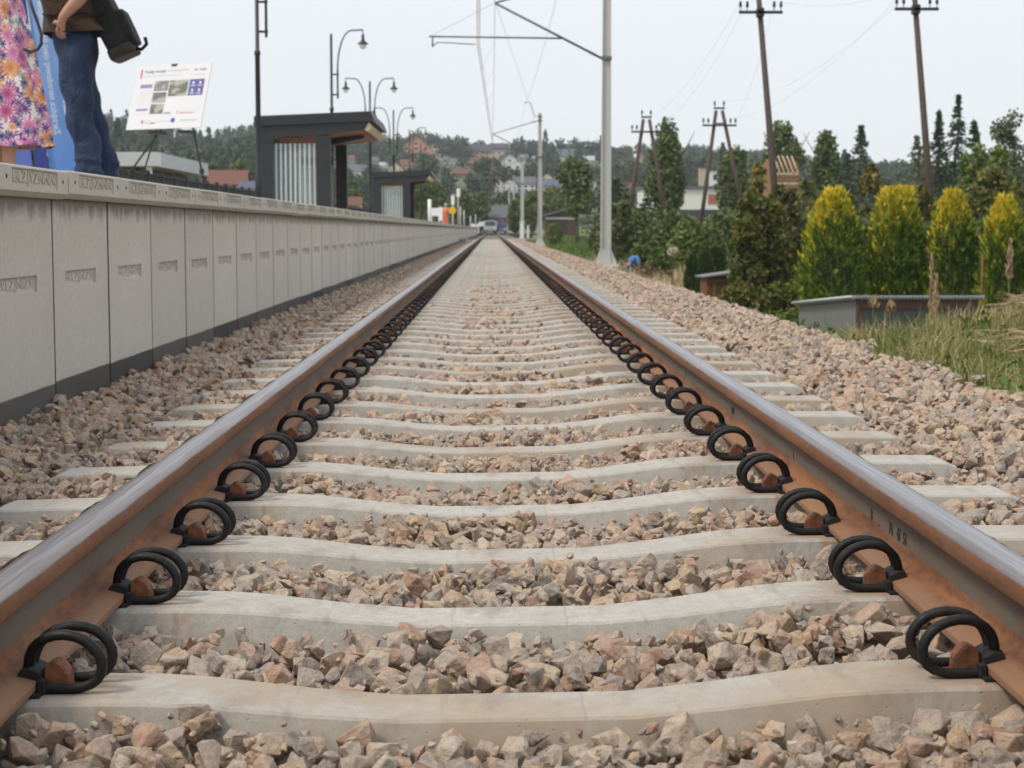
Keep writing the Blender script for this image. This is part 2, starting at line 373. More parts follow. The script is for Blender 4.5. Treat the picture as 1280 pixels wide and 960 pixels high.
# hillside behind the town: crest heights follow the skyline
CREST_PX = np.array([-700, -300, 0, 130, 200, 260, 330, 400, 470, 520, 560, 600, 660, 720, 780, 860, 950, 1050, 1150, 1290, 1700, 2300])
CREST_PY = np.array([150, 140, 146, 158, 172, 190, 180, 188, 196, 186, 192, 196, 196, 198, 200, 204, 212, 222, 228, 232, 236, 236])
def hill_z(x, y):
    a = 614 + (np.asarray(x) + .04) / np.maximum(y, 1) * FPX
    H = (287 - np.interp(a, CREST_PX, CREST_PY)) / FPX * 1050 + .5
    t = np.clip((y - 300) / 750, 0, 1)
    z = -1.2 + (H + 1.2) * (t ** .97) + .5
    z = np.where(y > 1050, H - (y - 1050) * .05, z)
    return z + 1.6 * np.sin(x * .021 + 1) * np.sin(y * .017) * t
hx = np.linspace(-1300, 1300, 131); hy = np.concatenate([np.linspace(298, 1100, 60), [1300, 1700, 2500]])
HX, HY = np.meshgrid(hx, hy); HX = HX * (HY / 700 + .25)
nx, ny = len(hx), len(hy)
ii = (np.arange(ny - 1)[:, None] * nx + np.arange(nx - 1)[None, :]).ravel()
hq = np.stack([ii, ii + 1, ii + nx + 1, ii + nx], 1)
tag(link('hillside', np_mesh('hillside', np.stack([HX, HY, hill_z(HX, HY)], -1).reshape(-1, 3), hq.ravel(), 4, smooth=True), None, MAT['hill']), kind='structure')
def hill_hit(px, py):
    d = ray(px, py)
    for Y in np.linspace(310, 1050, 400):
        p = CAM + d * (Y / d.y)
        if p.z <= hill_z(p.x, Y): return p
    return CAM + d * (1045 / d.y)

# ------------------------------------------------------------------ track
SL0, SLD = 2.51, 0.60
N_SL = 200
RX = 0.7535
track = empty('railway_track', (0, 0, 0), 0, 'single railway track of two rusty rails on pale concrete sleepers', 'railway track')
CANT = R(.8); track.rotation_euler = (0, -CANT, 0)      # the right rail lies a little higher
def rail_profile():
    h = [(0, 0), (.018, -.0006), (.027, -.0028), (.0315, -.0065), (.0335, -.012), (.0340, -.034), (.031, -.0385), (.013, -.047), (.0085, -.054), (.0070, -.066), (.0070, -.096), (.0085, -.112), (.013, -.121), (.024, -.1275), (.0615, -.1375), (.0625, -.139), (.0625, -.149)]
    return h + [(-x, z) for x, z in h[::-1][:-1]]
prof = rail_profile()
def rail_mesh():
    bm = bmesh.new(); Ys = [-5, 0, 3, 6, 12, 25, 60, 130, 300]
    rings = [[bm.verts.new((x, y, z)) for x, z in prof] for y in Ys]; n = len(prof)
    for a, b in zip(rings, rings[1:]):
        for k in range(n):
            f = bm.faces.new((a[k], b[k], b[(k + 1) % n], a[(k + 1) % n])); f.smooth = True
    bm.faces.new(rings[0]); bm.faces.new(rings[-1][::-1])
    bmesh.ops.recalc_face_normals(bm, faces=bm.faces)
    me = bpy.data.meshes.new('rail'); bm.to_mesh(me); bm.free(); me.materials.append(MAT['rail'])
    if hasattr(me, 'set_sharp_from_angle'): me.set_sharp_from_angle(angle=R(50))
    return me
rme = rail_mesh()
rails = [share('rail', rme, track, (-RX, 0, 0)), share('rail', rme, track, (RX, 0, 0))]

def text_mesh(s, size, ext=0.0, res=2, align='CENTER', bold=0):
    c = bpy.data.curves.new('t', 'FONT'); c.body = s; c.size = size; c.extrude = ext; c.resolution_u = res; c.align_x = align; c.align_y = 'CENTER'; c.offset = bold
    o = bpy.data.objects.new('t', c); col.objects.link(o); bpy.context.view_layer.update()
    me = bpy.data.meshes.new_from_object(o.evaluated_get(bpy.context.evaluated_depsgraph_get()))
    bpy.data.objects.remove(o); bpy.data.curves.remove(c); return me
def frame(origin, ux, uy):
    ux, uy = Vector(ux), Vector(uy); uz = ux.cross(uy)
    return Matrix(((ux.x, uy.x, uz.x, origin[0]), (ux.y, uy.y, uz.y, origin[1]), (ux.z, uy.z, uz.z, origin[2]), (0, 0, 0, 1)))

# raised rolling marks on the web of the rails
def rail_marks(txts, parent, side):
    for s, y, z, sz in txts:
        mb = MB(); t = text_mesh(s, sz, .0012, 1); mb.add(t, frame((side * -.0073, y, z), (0, -1 if side > 0 else 1, 0), (0, 0, 1)) @ Matrix.Scale(.9, 4, (1, 0, 0)))
        mb.build('rolling_mark', MAT['rubber_rust'], parent)
MAT['rubber_rust'] = plain('dark_rust_relief', (.045, .028, .02), .8, 0, .3)
rail_marks([('B', 3.50, -.086, .034), ('_', 3.435, -.084, .03), ('74', 3.33, -.086, .034), ('47', 3.265, -.086, .034), ('51', 3.215, -.086, .034), ('I', 4.42, -.084, .03), ('1 4751', 5.55, -.086, .03), ('I', 6.9, -.084, .03)], rails[1], 1)

# sleeper
def sleeper_mesh(bev=True):
    st = [(0, -.194, .069, .125), (.165, -.194, .069, .125), (.172, -.1936, .0692, .125), (.30, -.182, .073, .127), (.46, -.163, .080, .13), (.53, -.1585, .084, .13), (.62, -.1565, .085, .13), (.88, -.1565, .085, .13), (1.0, -.160, .084, .13), (1.245, -.164, .082, .128), (1.275, -.176, .078, .124), (1.30, -.215, .078, .122)]
    full = [(-a, b, c, d) for a, b, c, d in st[::-1][:-1]] + st
    bm = bmesh.new(); rings = []
    for x, z, wt, wb in full:
        ch = .0045
        pts = [(-wb, z - .20), (-wt - ch * .6, z - ch), (-wt + ch * .3, z), (wt - ch * .3, z), (wt + ch * .6, z - ch), (wb, z - .20)]
        rings.append([bm.verts.new((x, y, zz)) for y, zz in pts])
    for a, b in zip(rings, rings[1:]):
        for k in range(6): bm.faces.new((a[k], b[k], b[(k + 1) % 6], a[(k + 1) % 6]))
    bm.faces.new(rings[0]); bm.faces.new(rings[-1][::-1]); bmesh.ops.recalc_face_normals(bm, faces=bm.faces)
    me = bpy.data.meshes.new('sleeper'); bm.to_mesh(me); bm.free(); me.materials.append(MAT['sleeper'])
    for p in me.polygons: p.use_smooth = True
    me.set_sharp_from_angle(angle=R(12)); return me
slm = sleeper_mesh()

# spring clip: u away from the rail, v along it, z up; origin at the foot's upper edge
def clip_ring_path(sgn):
    P = [(-.036, .010, .012), (-.030, .016, .028), (-.014, .021, .050), (.014, .0265, .0685), (.043, .0305, .0745), (.072, .033, .066), (.091, .034, .046), (.0965, .034, .024), (.088, .0335, .003), (.067, .033, -.0085), (.040, .033, -.0105), (.012, .033, -.0105), (-.006, .033, -.0100)]
    V = [Vector((a * 1.0 if a > 0 else a * .5, sgn * b * .96, c * .93 - .0008)) for a, b, c in P]; out = []
    for i in range(len(V) - 1):                     # Catmull-Rom
        p0, p1, p2, p3 = V[max(i - 1, 0)], V[i], V[i + 1], V[min(i + 2, len(V) - 1)]
        for t in (0, .5):
            out.append(.5 * ((2 * p1) + (-p0 + p2) * t + (2 * p0 - 5 * p1 + 4 * p2 - p3) * t * t + (-p0 + 3 * p1 - 3 * p2 + p3) * t ** 3))
    return out + [V[-1]]
def clip_meshes(n=8, thin=1):
    a = MB(); a.tube(clip_ring_path(1)[::thin], .0079, n); a.tube(clip_ring_path(-1)[::thin], .0079, n)
    a.tube([(-.018, -.014, .0115), (-.022, .014, .0115)], .0078, n)
    b = MB(); b.prism([(-.036, -.002), (.004, -.003), (.004, .012), (-.012, .020), (-.024, .018)], 'y', -.030, .030)
    b.box(.002, .014, -.043, -.024, -.0165, .004); b.box(.002, .014, .024, .043, -.0165, .004)
    c = MB(); c.prism([(.004, -.017), (.044, -.017), (.042, .008), (.032, .022), (.022, .027), (.006, .018)], 'y', -.016, .016)
    c.prism([(.0, -.0175), (.066, -.0175), (.062, -.0158), (.0, -.0145)], 'y', -.030, .030)
    d = MB().box(-.03, .010, -.06, .06, -.0172, -.0125)
    res = []
    for mb, nm, mt, bv in ((a, 'spring_clip', 'clip', 0), (b, 'toe_insulator', 'rubber', .002), (c, 'cast_shoulder', 'shoulder', .003), (d, 'rail_pad', 'rubber', 0)):
        if bv: bmesh.ops.bevel(mb.bm, geom=list(mb.bm.edges), offset=bv, segments=1, affect='EDGES')
        me = mb.mesh(nm); me.materials.append(MAT[mt]); res.append((nm, me))
    return res
CLIP = clip_meshes(); CLIP_LO = clip_meshes(5, 2)
CPOS = [(RX - .0625, math.pi), (RX + .0625, 0), (-RX + .0625, 0), (-RX - .0625, math.pi)]
N_CLIP = 74
stuff_clip = MB(); lo = CLIP_LO[0][1]; lo2 = CLIP_LO[1][1]
for k in range(-4, N_SL):
    y = SL0 + SLD * k
    s = share('sleeper', slm, track, (random.uniform(-.008, .008), y + random.uniform(-.006, .006), random.uniform(-.0015, .0015)), (0, 0, random.uniform(-.003, .003)))
    s.location.x = 0 if k < N_CLIP else s.location.x
    if k < N_CLIP:
        for cx, rz in CPOS:
            inner = abs(cx) < RX
            if not inner and k > 40: continue
            for nm, me in (CLIP if k < 22 else CLIP_LO):
                if nm == 'rail_pad' and k > 12: continue
                if not inner and nm in ('rail_pad',): continue
                jit = random.uniform(-.012, .012)
                share(nm, me, s, (cx, 0, -.1385), (0, 0, rz + (random.uniform(-.04, .04) if nm == 'spring_clip' else 0)))
    else:
        for cx, rz in (CPOS[0], CPOS[2]):
            M = Matrix.Translation((cx, y, -.1385)) @ Matrix.Rotation(rz, 4, 'Z'); stuff_clip.add(lo, M); stuff_clip.add(lo2, M)
o = stuff_clip.build('spring_clip_run', MAT['clip'], track, recalc=False); o['kind'] = 'stuff'

# ------------------------------------------------------------------ ballast
def stone_protos(n, npts, bev, seed):
    r = np.random.default_rng(seed); out = []
    for _i in range(n):
        bm = bmesh.new(); p = r.normal(size=(npts, 3)); p /= np.linalg.norm(p, axis=1)[:, None]
        p = np.sign(p) * np.abs(p) ** r.uniform(.5, 1.0)
        p *= r.uniform(.7, 1.0, (npts, 1)); p *= np.array([1, r.uniform(.6, .95), r.uniform(.48, .82)])
        for v in p: bm.verts.new(v)
        res = bmesh.ops.convex_hull(bm, input=bm.verts)
        bmesh.ops.delete(bm, geom=[g for g in bm.verts if not g.link_faces], context='VERTS')
        bmesh.ops.dissolve_limit(bm, angle_limit=R(14), verts=bm.verts, edges=bm.edges)
        if bev: bmesh.ops.bevel(bm, geom=list(bm.edges), offset=bev, segments=1, affect='EDGES', clamp_overlap=True)
        bmesh.ops.triangulate(bm, faces=bm.faces)
        bmesh.ops.recalc_face_normals(bm, faces=bm.faces)
        bm.verts.index_update()
        out.append((np.array([v.co[:] for v in bm.verts]), np.array([[v.index for v in f.verts] for f in bm.faces]))); bm.free()
    return out
def rand_rot(n, r, tilt=1.0):
    q = r.normal(size=(n, 4)); q[:, 1:3] *= tilt; q /= np.linalg.norm(q, axis=1)[:, None]; w_, x, y, z = q.T
    return np.stack([np.stack([1 - 2 * (y * y + z * z), 2 * (x * y - z * w_), 2 * (x * z + y * w_)], -1), np.stack([2 * (x * y + z * w_), 1 - 2 * (x * x + z * z), 2 * (y * z - x * w_)], -1), np.stack([2 * (x * z - y * w_), 2 * (y * z + x * w_), 1 - 2 * (x * x + y * y)], -1)], 1)
def bed_level(x, y):
    ax = np.abs(x)
    inner = -.217 + .020 * sstep(.22, .6, ax)
    outer = np.where(x < 0, -.184, -.203) + .010 * sstep(1.15, 1.4, ax)
    z = np.where(ax < .70, inner, outer)
    z = np.where(x > 1.9, z - .05 * sstep(1.9, 2.25, x), z)
    z = np.where((x > 2.2) & (y > 12.5), z - .55 * (x - 2.2), z)
    z = z + math.tan(CANT) * np.clip(x, -1.8, 2.3)
    return z + .008 * np.sin(x * 9 + y * 5.3) + .008 * np.sin(y * 7.7 - x * 4)
def scatter(y0, y1, sp, rmin, rmax, r, zoff=0.0, x0=-1.79, x1=2.45, avoid=True):
    gx = np.arange(x0, x1, sp); gy = np.arange(y0, y1, sp)
    X, Y = np.meshgrid(gx, gy); X = X + (np.arange(len(gy)) % 2)[:, None] * sp / 2
    X = (X + r.uniform(-.42, .42, X.shape) * sp).ravel(); Y = (Y + r.uniform(-.42, .42, Y.shape) * sp).ravel()
    rad = rmin + (rmax - rmin) * r.beta(1.6, 2.4, len(X))
    ph = (Y - SL0 + SLD / 2) % SLD - SLD / 2
    edge = np.where(np.abs(X) > .5, .086, .073) + (.012 if avoid else -.02) - np.where(np.abs(X) > .85, .006, 0)
    keep = (np.abs(X) > 1.315 + rad * .5) | (np.abs(ph) > edge + rad * .30)
    keep &= ~((X < -1.775 + rad * .8)); keep &= ~((Y < 13.2) & (X > 2.14 + .12 * np.sin(Y * 3.1) + .06 * np.sin(Y * 8)))
    keep &= (X < 2.45) | (Y > 20)
    X, Y, rad = X[keep], Y[keep], rad[keep]
    Z = bed_level(X, Y) + zoff + r.uniform(-.012, .012, len(X)) - (rad - .033) * .2
    Z += np.where((r.random(len(X)) < .10) & (np.abs(X) > 1.35), .018, 0)
    return X, Y, Z, rad
def stones_mesh(P, protos, r, name):
    X, Y, Z, rad, rot, tone, pid = P
    VV, FF, TT = [], [], []; base = 0
    for k, (v, f) in enumerate(protos):
        m = np.where(pid == k)[0]
        if not len(m): continue
        vv = np.einsum('nij,vj->nvi', rot[m], v) * rad[m][:, None, None] + np.stack([X[m], Y[m], Z[m]], -1)[:, None, :]
        ff = f[None] + (base + np.arange(len(m)) * len(v))[:, None, None]
        VV.append(vv.reshape(-1, 3)); FF.append(ff.reshape(-1)); TT.append(np.repeat(tone[m], len(f))); base += len(m) * len(v)
    return np.concatenate(VV), np.concatenate(FF), np.concatenate(TT)
r0 = np.random.default_rng(3)
PR_HI = stone_protos(30, 15, .03, 5); PR_MID = stone_protos(22, 12, 0, 6); PR_LO = stone_protos(16, 8, 0, 8)
bxs = np.array([-1.78, -1.4, -1.3, -.7, 0, .7, 1.3, 1.5, 1.9, 2.2, 2.5, 3.4]); bys = np.array([-5, 0, 3, 6, 10, 13, 14, 17, 25, 40, 80, 150, 300])
BX, BY = np.meshgrid(bxs, bys); BZ = bed_level(BX, BY) - .045; BZ = np.where((BX > 2.3), np.minimum(BZ, -.245 - .4 * (BX - 2.3)), BZ)
nx, ny = len(bxs), len(bys); ii = (np.arange(ny - 1)[:, None] * nx + np.arange(nx - 1)[None, :]).ravel()
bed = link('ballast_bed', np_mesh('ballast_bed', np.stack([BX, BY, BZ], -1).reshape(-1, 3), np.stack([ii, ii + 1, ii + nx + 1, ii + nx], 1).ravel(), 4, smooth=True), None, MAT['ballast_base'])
tag(bed, kind='structure')
def finish(S, r, npro, tilt=.75):
    X, Y, Z, rad = S; n = len(X); return [X, Y, Z, rad, rand_rot(n, r, tilt), r.random(n), r.integers(0, npro, n)]
def cat(*S): return tuple(np.concatenate(a) for a in zip(*S))
near = finish(cat(scatter(1.2, 6.2, .051, .020, .050, r0), scatter(1.2, 6.2, .053, .022, .040, r0, -.028, avoid=False), scatter(1.6, 6.2, .048, .007, .019, r0, .006)), r0, len(PR_HI))
mid = finish(cat(scatter(6.2, 22, .052, .021, .048, r0), scatter(6.2, 15, .062, .022, .040, r0, -.025)), r0, len(PR_MID))
far = finish(cat(scatter(22, 62, .075, .028, .048, r0, -.016)), r0, len(PR_LO)); vfar = finish(cat(scatter(62, 130, .15, .045, .065, r0, -.03)), r0, len(PR_LO))
# the 300 stones that show largest become parts of the bed
d_ = near[1]; px_ = 614 + (near[0] + .04) / d_ * FPX; py_ = 287 + (.505 - near[2] - near[3] * .6) / d_ * FPX * .985
score = np.where((px_ > -25) & (px_ < 1305) & (py_ < 985) & (near[2] > bed_level(near[0], near[1]) - .018), near[3] / d_, 0)
pick = np.argsort(-score)[:300]
pm = []
for v, f in PR_HI: me = np_mesh('ballast_stone', v, f.ravel(), 3); me.materials.append(MAT['stone1']); pm.append(me)
for i in pick:
    o = share('ballast_stone', pm[near[6][i]], bed); o.matrix_basis = Matrix.Translation((near[0][i], near[1][i], near[2][i])) @ Matrix(near[4][i].tolist()).to_4x4() @ Matrix.Scale(near[3][i], 4)
rest = np.setdiff1d(np.arange(len(near[0])), pick); near = [a[rest] for a in near]
V, F, T = [], [], []; b0 = 0
for P, pr in ((near, PR_HI), (mid, PR_MID), (far, PR_LO), (vfar, PR_LO)):
    v, f, t = stones_mesh(P, pr, r0, ''); V.append(v); F.append(f + b0); T.append(t); b0 += len(v)
grv = link('ballast_gravel', np_mesh('ballast_gravel', np.concatenate(V), np.concatenate(F), 3, np.concatenate(T)), bed, MAT['stone'])
tag(grv, kind='stuff')
print('ballast tris', sum(len(f) for f in F) // 3)

# ------------------------------------------------------------------ platform
PZ = .740
platform = MB().box(-8.6, -2.16, -6, 236, -.5, PZ - .004).build('platform', MAT['pave']); tag(platform, kind='structure')
JOINT = plain('dark_joint', (.05, .045, .04), .95)
def panel_mesh(txt):
    """Precast wall panel with a sunk name field, y 0..1, outer face at x = 0."""
    bm = bmesh.new(); g = .011; z0, z1, d = -.55, .665, .012
    Y = [g, .20, .75, 1 - g]; Z = [z0, .272, .334, z1]
    def q(*p): bm.faces.new([bm.verts.new(a) for a in p])
    for i in range(3):
        for j in range(3):
            x = -d if (i == 1 and j == 1) else 0
            q((x, Y[i], Z[j]), (x, Y[i + 1], Z[j]), (x, Y[i + 1], Z[j + 1]), (x, Y[i], Z[j + 1]))
    a, b, c, e = Y[1], Y[2], Z[1], Z[2]
    q((0, a, c), (-d, a, c), (-d, a, e), (0, a, e)); q((0, b, c), (0, b, e), (-d, b, e), (-d, b, c)); q((0, a, e), (-d, a, e), (-d, b, e), (0, b, e)); q((0, a, c), (0, b, c), (-d, b, c), (-d, a, c))
    for yy in (g, 1 - g): q((0, yy, z0), (0, yy, z1), (-.12, yy, z1), (-.12, yy, z0))
    q((0, g, z1), (0, 1 - g, z1), (-.12, 1 - g, z1), (-.12, g, z1)); q((-.12, g, z0), (-.12, 1 - g, z0), (-.12, 1 - g, z1), (-.12, g, z1))
    bmesh.ops.remove_doubles(bm, verts=bm.verts, dist=1e-5); bmesh.ops.recalc_face_normals(bm, faces=bm.faces)
    if txt:
        old = set(bm.verts); bm.from_mesh(txt)
        bmesh.ops.transform(bm, matrix=frame((-d, (a + b) / 2, (c + e) / 2), (0, 1, 0), (0, 0, 1)), verts=[v for v in bm.verts if v not in old])
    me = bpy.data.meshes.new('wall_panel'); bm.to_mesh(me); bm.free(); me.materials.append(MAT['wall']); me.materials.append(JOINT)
    for p in me.polygons:
        if abs(p.normal.y) > .9 and abs(p.center.y - .5) > .45: p.material_index = 1
    return me
def fit_text(s, w, h, ext, bold=.0):
    me = text_mesh(s, h * 1.32, ext, 1, bold=bold); xs_ = [v.co.x for v in me.vertices]; ys_ = [v.co.y for v in me.vertices]
    kx = w / (max(xs_) - min(xs_)); ky = h / (max(ys_) - min(ys_)); cx = (max(xs_) + min(xs_)) / 2; cy = (max(ys_) + min(ys_)) / 2
    for v in me.vertices: v.co.x = (v.co.x - cx) * kx; v.co.y = (v.co.y - cy) * ky
    return me
pmesh = panel_mesh(fit_text('EIVLZ|NIZSI', .53, .050, .004, .001)); pmesh_lo = panel_mesh(None)
back = MB().box(-1.93, -1.795, -6, 236, -.55, .66).build('wall_core', JOINT, platform)
def coping_mesh(txt):
    """Edge block, y 0..1, face at x = 0, top at z = 0."""
    g = .004; bm = bmesh.new(); T, B, d = 0, -.092, .008
    Y = [g, .13, .20, .84, .90, 1 - g]
    def q(*p): bm.faces.new([bm.verts.new(a) for a in p])
    Y3 = [g, .185, .835, 1 - g]; Z3 = [B, -.078, -.012, T - .006]
    for i in range(3):
        for j in range(3):
            x = -d if (i == 1 and j == 1) else 0
            q((x, Y3[i], Z3[j]), (x, Y3[i + 1], Z3[j]), (x, Y3[i + 1], Z3[j + 1]), (x, Y3[i], Z3[j + 1]))
    a, b, c, e = Y3[1], Y3[2], Z3[1], Z3[2]
    q((0, a, c), (-d, a, c), (-d, a, e), (0, a, e)); q((0, b, c), (0, b, e), (-d, b, e), (-d, b, c)); q((0, a, e), (-d, a, e), (-d, b, e), (0, b, e)); q((0, a, c), (0, b, c), (-d, b, c), (-d, a, c))
    q((0, g, T - .006), (0, 1 - g, T - .006), (-.006, 1 - g, T), (-.006, g, T)); q((-.006, g, T), (-.006, 1 - g, T), (-.44, 1 - g, T), (-.44, g, T))
    q((0, g, B), (0, 1 - g, B), (-.022, 1 - g, B - .02), (-.022, g, B - .02)); q((-.022, g, B - .02), (-.022, 1 - g, B - .02), (-.44, 1 - g, B - .02), (-.44, g, B - .02))
    for yy in (g, 1 - g):
        f = bm.faces.new([bm.verts.new(p) for p in ((0, yy, B), (0, yy, T - .006), (-.006, yy, T), (-.44, yy, T), (-.44, yy, B - .02), (-.022, yy, B - .02))])
    q((-.44, g, T), (-.44, 1 - g, T), (-.44, 1 - g, B - .02), (-.44, g, B - .02))
    bmesh.ops.remove_doubles(bm, verts=bm.verts, dist=1e-5); bmesh.ops.recalc_face_normals(bm, faces=bm.faces)
    if txt:
        old = set(bm.verts); bm.from_mesh(txt)
        bmesh.ops.transform(bm, matrix=frame((-d, (a + b) / 2, (c + e) / 2), (0, 1, 0), (0, 0, 1)), verts=[v for v in bm.verts if v not in old])
    me = bpy.data.meshes.new('coping_block'); bm.to_mesh(me); bm.free(); me.materials.append(MAT['coping']); return me
cmesh = coping_mesh(fit_text('EILZ|YZNNN', .60, .055, .0045, .001)); cmesh_lo = coping_mesh(None)
hole = MB(); hole.lathe([(.008, 0), (.008, .0015)], n=8); hme = hole.mesh('lifting_hole'); hme.materials.append(MAT['rubber'])
WX, EX = -1.775, -1.725
for k in range(-5, 229):
    y = 6.95 + k - 0.0
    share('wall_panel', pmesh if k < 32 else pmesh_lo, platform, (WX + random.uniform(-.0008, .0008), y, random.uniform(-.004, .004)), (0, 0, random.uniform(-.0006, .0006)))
    y = 6.03 + k
    c = share('coping_block', cmesh if k < 30 else cmesh_lo, platform, (EX + random.uniform(-.003, .003), y, PZ + random.uniform(-.0025, .0025)))
    if k < 12:
        for yy in (.11, .915): share('lifting_hole', hme, c, (.0005, yy, -.045), (0, math.pi / 2, 0))
# ------------------------------------------------------------------ overhead line masts on the embankment
MX = 3.13
def mast_proto(H):
    a = MB()
    for sx in (-1, 1):
        bot, top = .145, .105
        a.bm.verts.ensure_lookup_table()
        v = [(sx * bot, -.11, 0), (sx * bot, .11, 0), (sx * (bot - .022), .11, 0), (sx * (bot - .022), -.11, 0)]
        u = [(sx * top, -.09, H), (sx * top, .09, H), (sx * (top - .02), .09, H), (sx * (top - .02), -.09, H)]
        A = [a.bm.verts.new(p) for p in v]; B = [a.bm.verts.new(p) for p in u]
        a.bm.faces.new(A); a.bm.faces.new(B)
        for k in range(4): a.bm.faces.new((A[k], A[(k + 1) % 4], B[(k + 1) % 4], B[k]))
    A = [a.bm.verts.new(p) for p in ((-.123, -.03, 0), (.123, -.03, 0), (.123, .0, 0), (-.123, .0, 0))]; B = [a.bm.verts.new(p) for p in ((-.085, -.03, H), (.085, -.03, H), (.085, 0, H), (-.085, 0, H))]
    a.bm.faces.new(A); a.bm.faces.new(B)
    for k in range(4): a.bm.faces.new((A[k], A[(k + 1) % 4], B[(k + 1) % 4], B[k]))
    return a.mesh('mast_post')
H = 8.45
post_me = mast_proto(H); post_me.materials.append(MAT['galv'])
def tube_me(name, pts, r, mat, n=8): me = MB().tube(pts, r, n).mesh(name); me.materials.append(MAT[mat]); return me
gb = MB()
for s in (-1, 1):
    gb.prism([(s * .148, 0), (s * .30, 0), (s * .30, .03), (s * .148, .42)], 'y', -.10, -.08); gb.prism([(s * .148, 0), (s * .30, 0), (s * .30, .03), (s * .148, .42)], 'y', .08, .10)
gb.prism([(-.14, .02), (.14, .02), (.11, .42), (-.11, .42)], 'y', -.135, -.115)
gb.box(-.31, .31, -.2, .2, -.02, .012)
gus_me = gb.mesh('base_gusset'); gus_me.materials.append(MAT['galv'])
fnd_me = MB().box(-.36, .36, -.36, .36, -1.6, -.02, .02).mesh('concrete_foundation'); fnd_me.materials.append(MAT['foundation'])
band_me = MB().box(-.135, .135, -.12, .12, -.05, .05, .01).mesh('clamp_band'); band_me.materials.append(MAT['galvd'])
tip = Vector((-3.05, 0, 7.10)); root = Vector((-.14, 0, 5.62))
strut_me = tube_me('cantilever_strut', [root, tip], .033, 'galvd'); top_me = tube_me('cantilever_top_tube', [(-.12, 0, 7.95), tip], .026, 'galvd')
arm_root = root.lerp(tip, .36)
reg_me = tube_me('registration_tube', [arm_root + Vector((-.0, 0, 0)), (-4.85, 0, 6.20)], .024, 'galvd')
drop_me = MB().tube([(-4.75, 0, 6.2), (-4.75, 0, 5.92)], .022, 6).mesh('drop_bracket'); drop_me.materials.append(MAT['galvd'])
st_me = tube_me('steady_arm', [(-4.75, 0, 5.93), (-4.62, 0, 6.04), (-4.4, 0, 6.035), (-3.58, 0, 5.985)], .014, 'galvd')
ib = MB()
for k in range(5): ib.lathe([(.03, -.012), (.058, 0), (.03, .012)], (0, 0, k * .045), 8)
ins_me = ib.mesh('insulator'); ins_me.materials.append(plain('brown_insulator', (.16, .12, .11), .3))
br_me = tube_me('feeder_bracket', [(-.1, 0, 8.22), (-.32, 0, 8.22), (-.62, 0, 9.1), (-.95, 0, 9.15), (-.95, 0, 9.02)], .022, 'galvd', 6)
MY = [-17, 48, 113, 178, 243, 308, 373, 438]
mast_labels = {-17: None, 48: 'pale grey steel mast with flared base, tallest beside the track', 113: 'second catenary mast, bracket on its top, standing before the green verge', 178: 'third catenary mast, slender, beside the pale cabinet', 243: 'fourth catenary mast seen behind the pale cabinet', 308: 'fifth catenary mast among the far thin ones', 373: 'sixth catenary mast, thin and far along the line', 438: 'farthest visible catenary mast at the end of the row'}
for Y in MY[1:]:
    t = empty('catenary_mast', (MX, Y, -.45 if Y > 0 else -.4), 0, mast_labels[Y], 'mast', 'overhead line masts along the track')
    share('mast_post', post_me, t, scale=(1.25 if Y > 150 else 1, 1, 1)); share('base_gusset', gus_me, t); share('concrete_foundation', fnd_me, t)
    share('clamp_band', band_me, t, (0, 0, 5.62)); share('clamp_band', band_me, t, (0, 0, 7.95)); share('clamp_band', band_me, t, (0, 0, 8.22))
    sw = 0
    if Y <= 243:
        for nm, me in (('cantilever_strut', strut_me), ('cantilever_top_tube', top_me), ('registration_tube', reg_me), ('drop_bracket', drop_me), ('steady_arm', st_me), ('feeder_bracket', br_me)): share(nm, me, t)
        d = (tip - root).normalized(); share('insulator', ins_me, t, root + d * .18, d.to_track_quat('Z', 'Y').to_euler())
        share('insulator', ins_me, t, Vector((-.35, 0, 7.95)) + Vector((0, 0, -.08)), (0, -math.pi / 2, 0))
def wire(name, spans, r, mat, label, cat='wire', sag=0., n=4, group=None):
    mb = MB(); pts = []
    for a, b in zip(spans, spans[1:]):
        a, b = Vector(a), Vector(b); m = 10
        for k in range(m): t = k / m; p = a.lerp(b, t); p.z -= sag * 4 * t * (1 - t); pts.append(p)
    pts.append(Vector(spans[-1])); mb.tube(pts, r, n, smooth=False)
    return tag(mb.build(name, MAT[mat]), label, cat, group)
stag = [.12, -.38, .14, -.2, .14, -.2, .14, -.2]
CW = [(stag[i], Y, 5.53) for i, Y in enumerate(MY)]
wire('contact_wire', [(a - .02, b, c) for a, b, c in CW], .0095, 'copper', 'copper contact wire over the track, outer of the close pair', group='copper wires over the track')
wire('contact_wire', [(a + .035, b, c) for a, b, c in CW], .0095, 'copper', 'copper contact wire over the track, inner of the close pair', group='copper wires over the track')
wire('messenger_wire', [(MX - 3.05, Y, 6.68) for Y in MY], .007, 'copper', 'sagging copper messenger wire strung above the contact wires', sag=.75)
wire('feeder_wire', [(MX - .95, Y, 8.57) for Y in MY], .007, 'wire', 'thin grey feeder wire carried on the mast top brackets', sag=.5)
wire('tie_wire', [(MX - 4.8, 48, 5.76), (MX - 3.05, 48, 6.66)], .006, 'wire', 'thin grey tie wire rising from the near registration tube end')
wire('anchor_wire', [(-.05, 48, 7.1), (MX - .14, 113, 6.9)], .006, 'wire', 'thin anchor wire descending to the second mast')
dm = MB()
for Y0 in MY[1:5]:
    for k in range(1, 9):
        t = k / 9; i = MY.index(Y0); x0 = stag[i] * (1 - t) + stag[i + 1] * t; zm = 6.68 - .75 * 4 * t * (1 - t)
        dm.tube([(x0, Y0 + 65 * t, 5.53), (MX - 3.05, Y0 + 65 * t, zm)], .004, 3, smooth=False)
o = dm.build('dropper_wires', MAT['copper']); tag(o, 'thin copper droppers between messenger and contact wires', 'wires', kind='stuff')

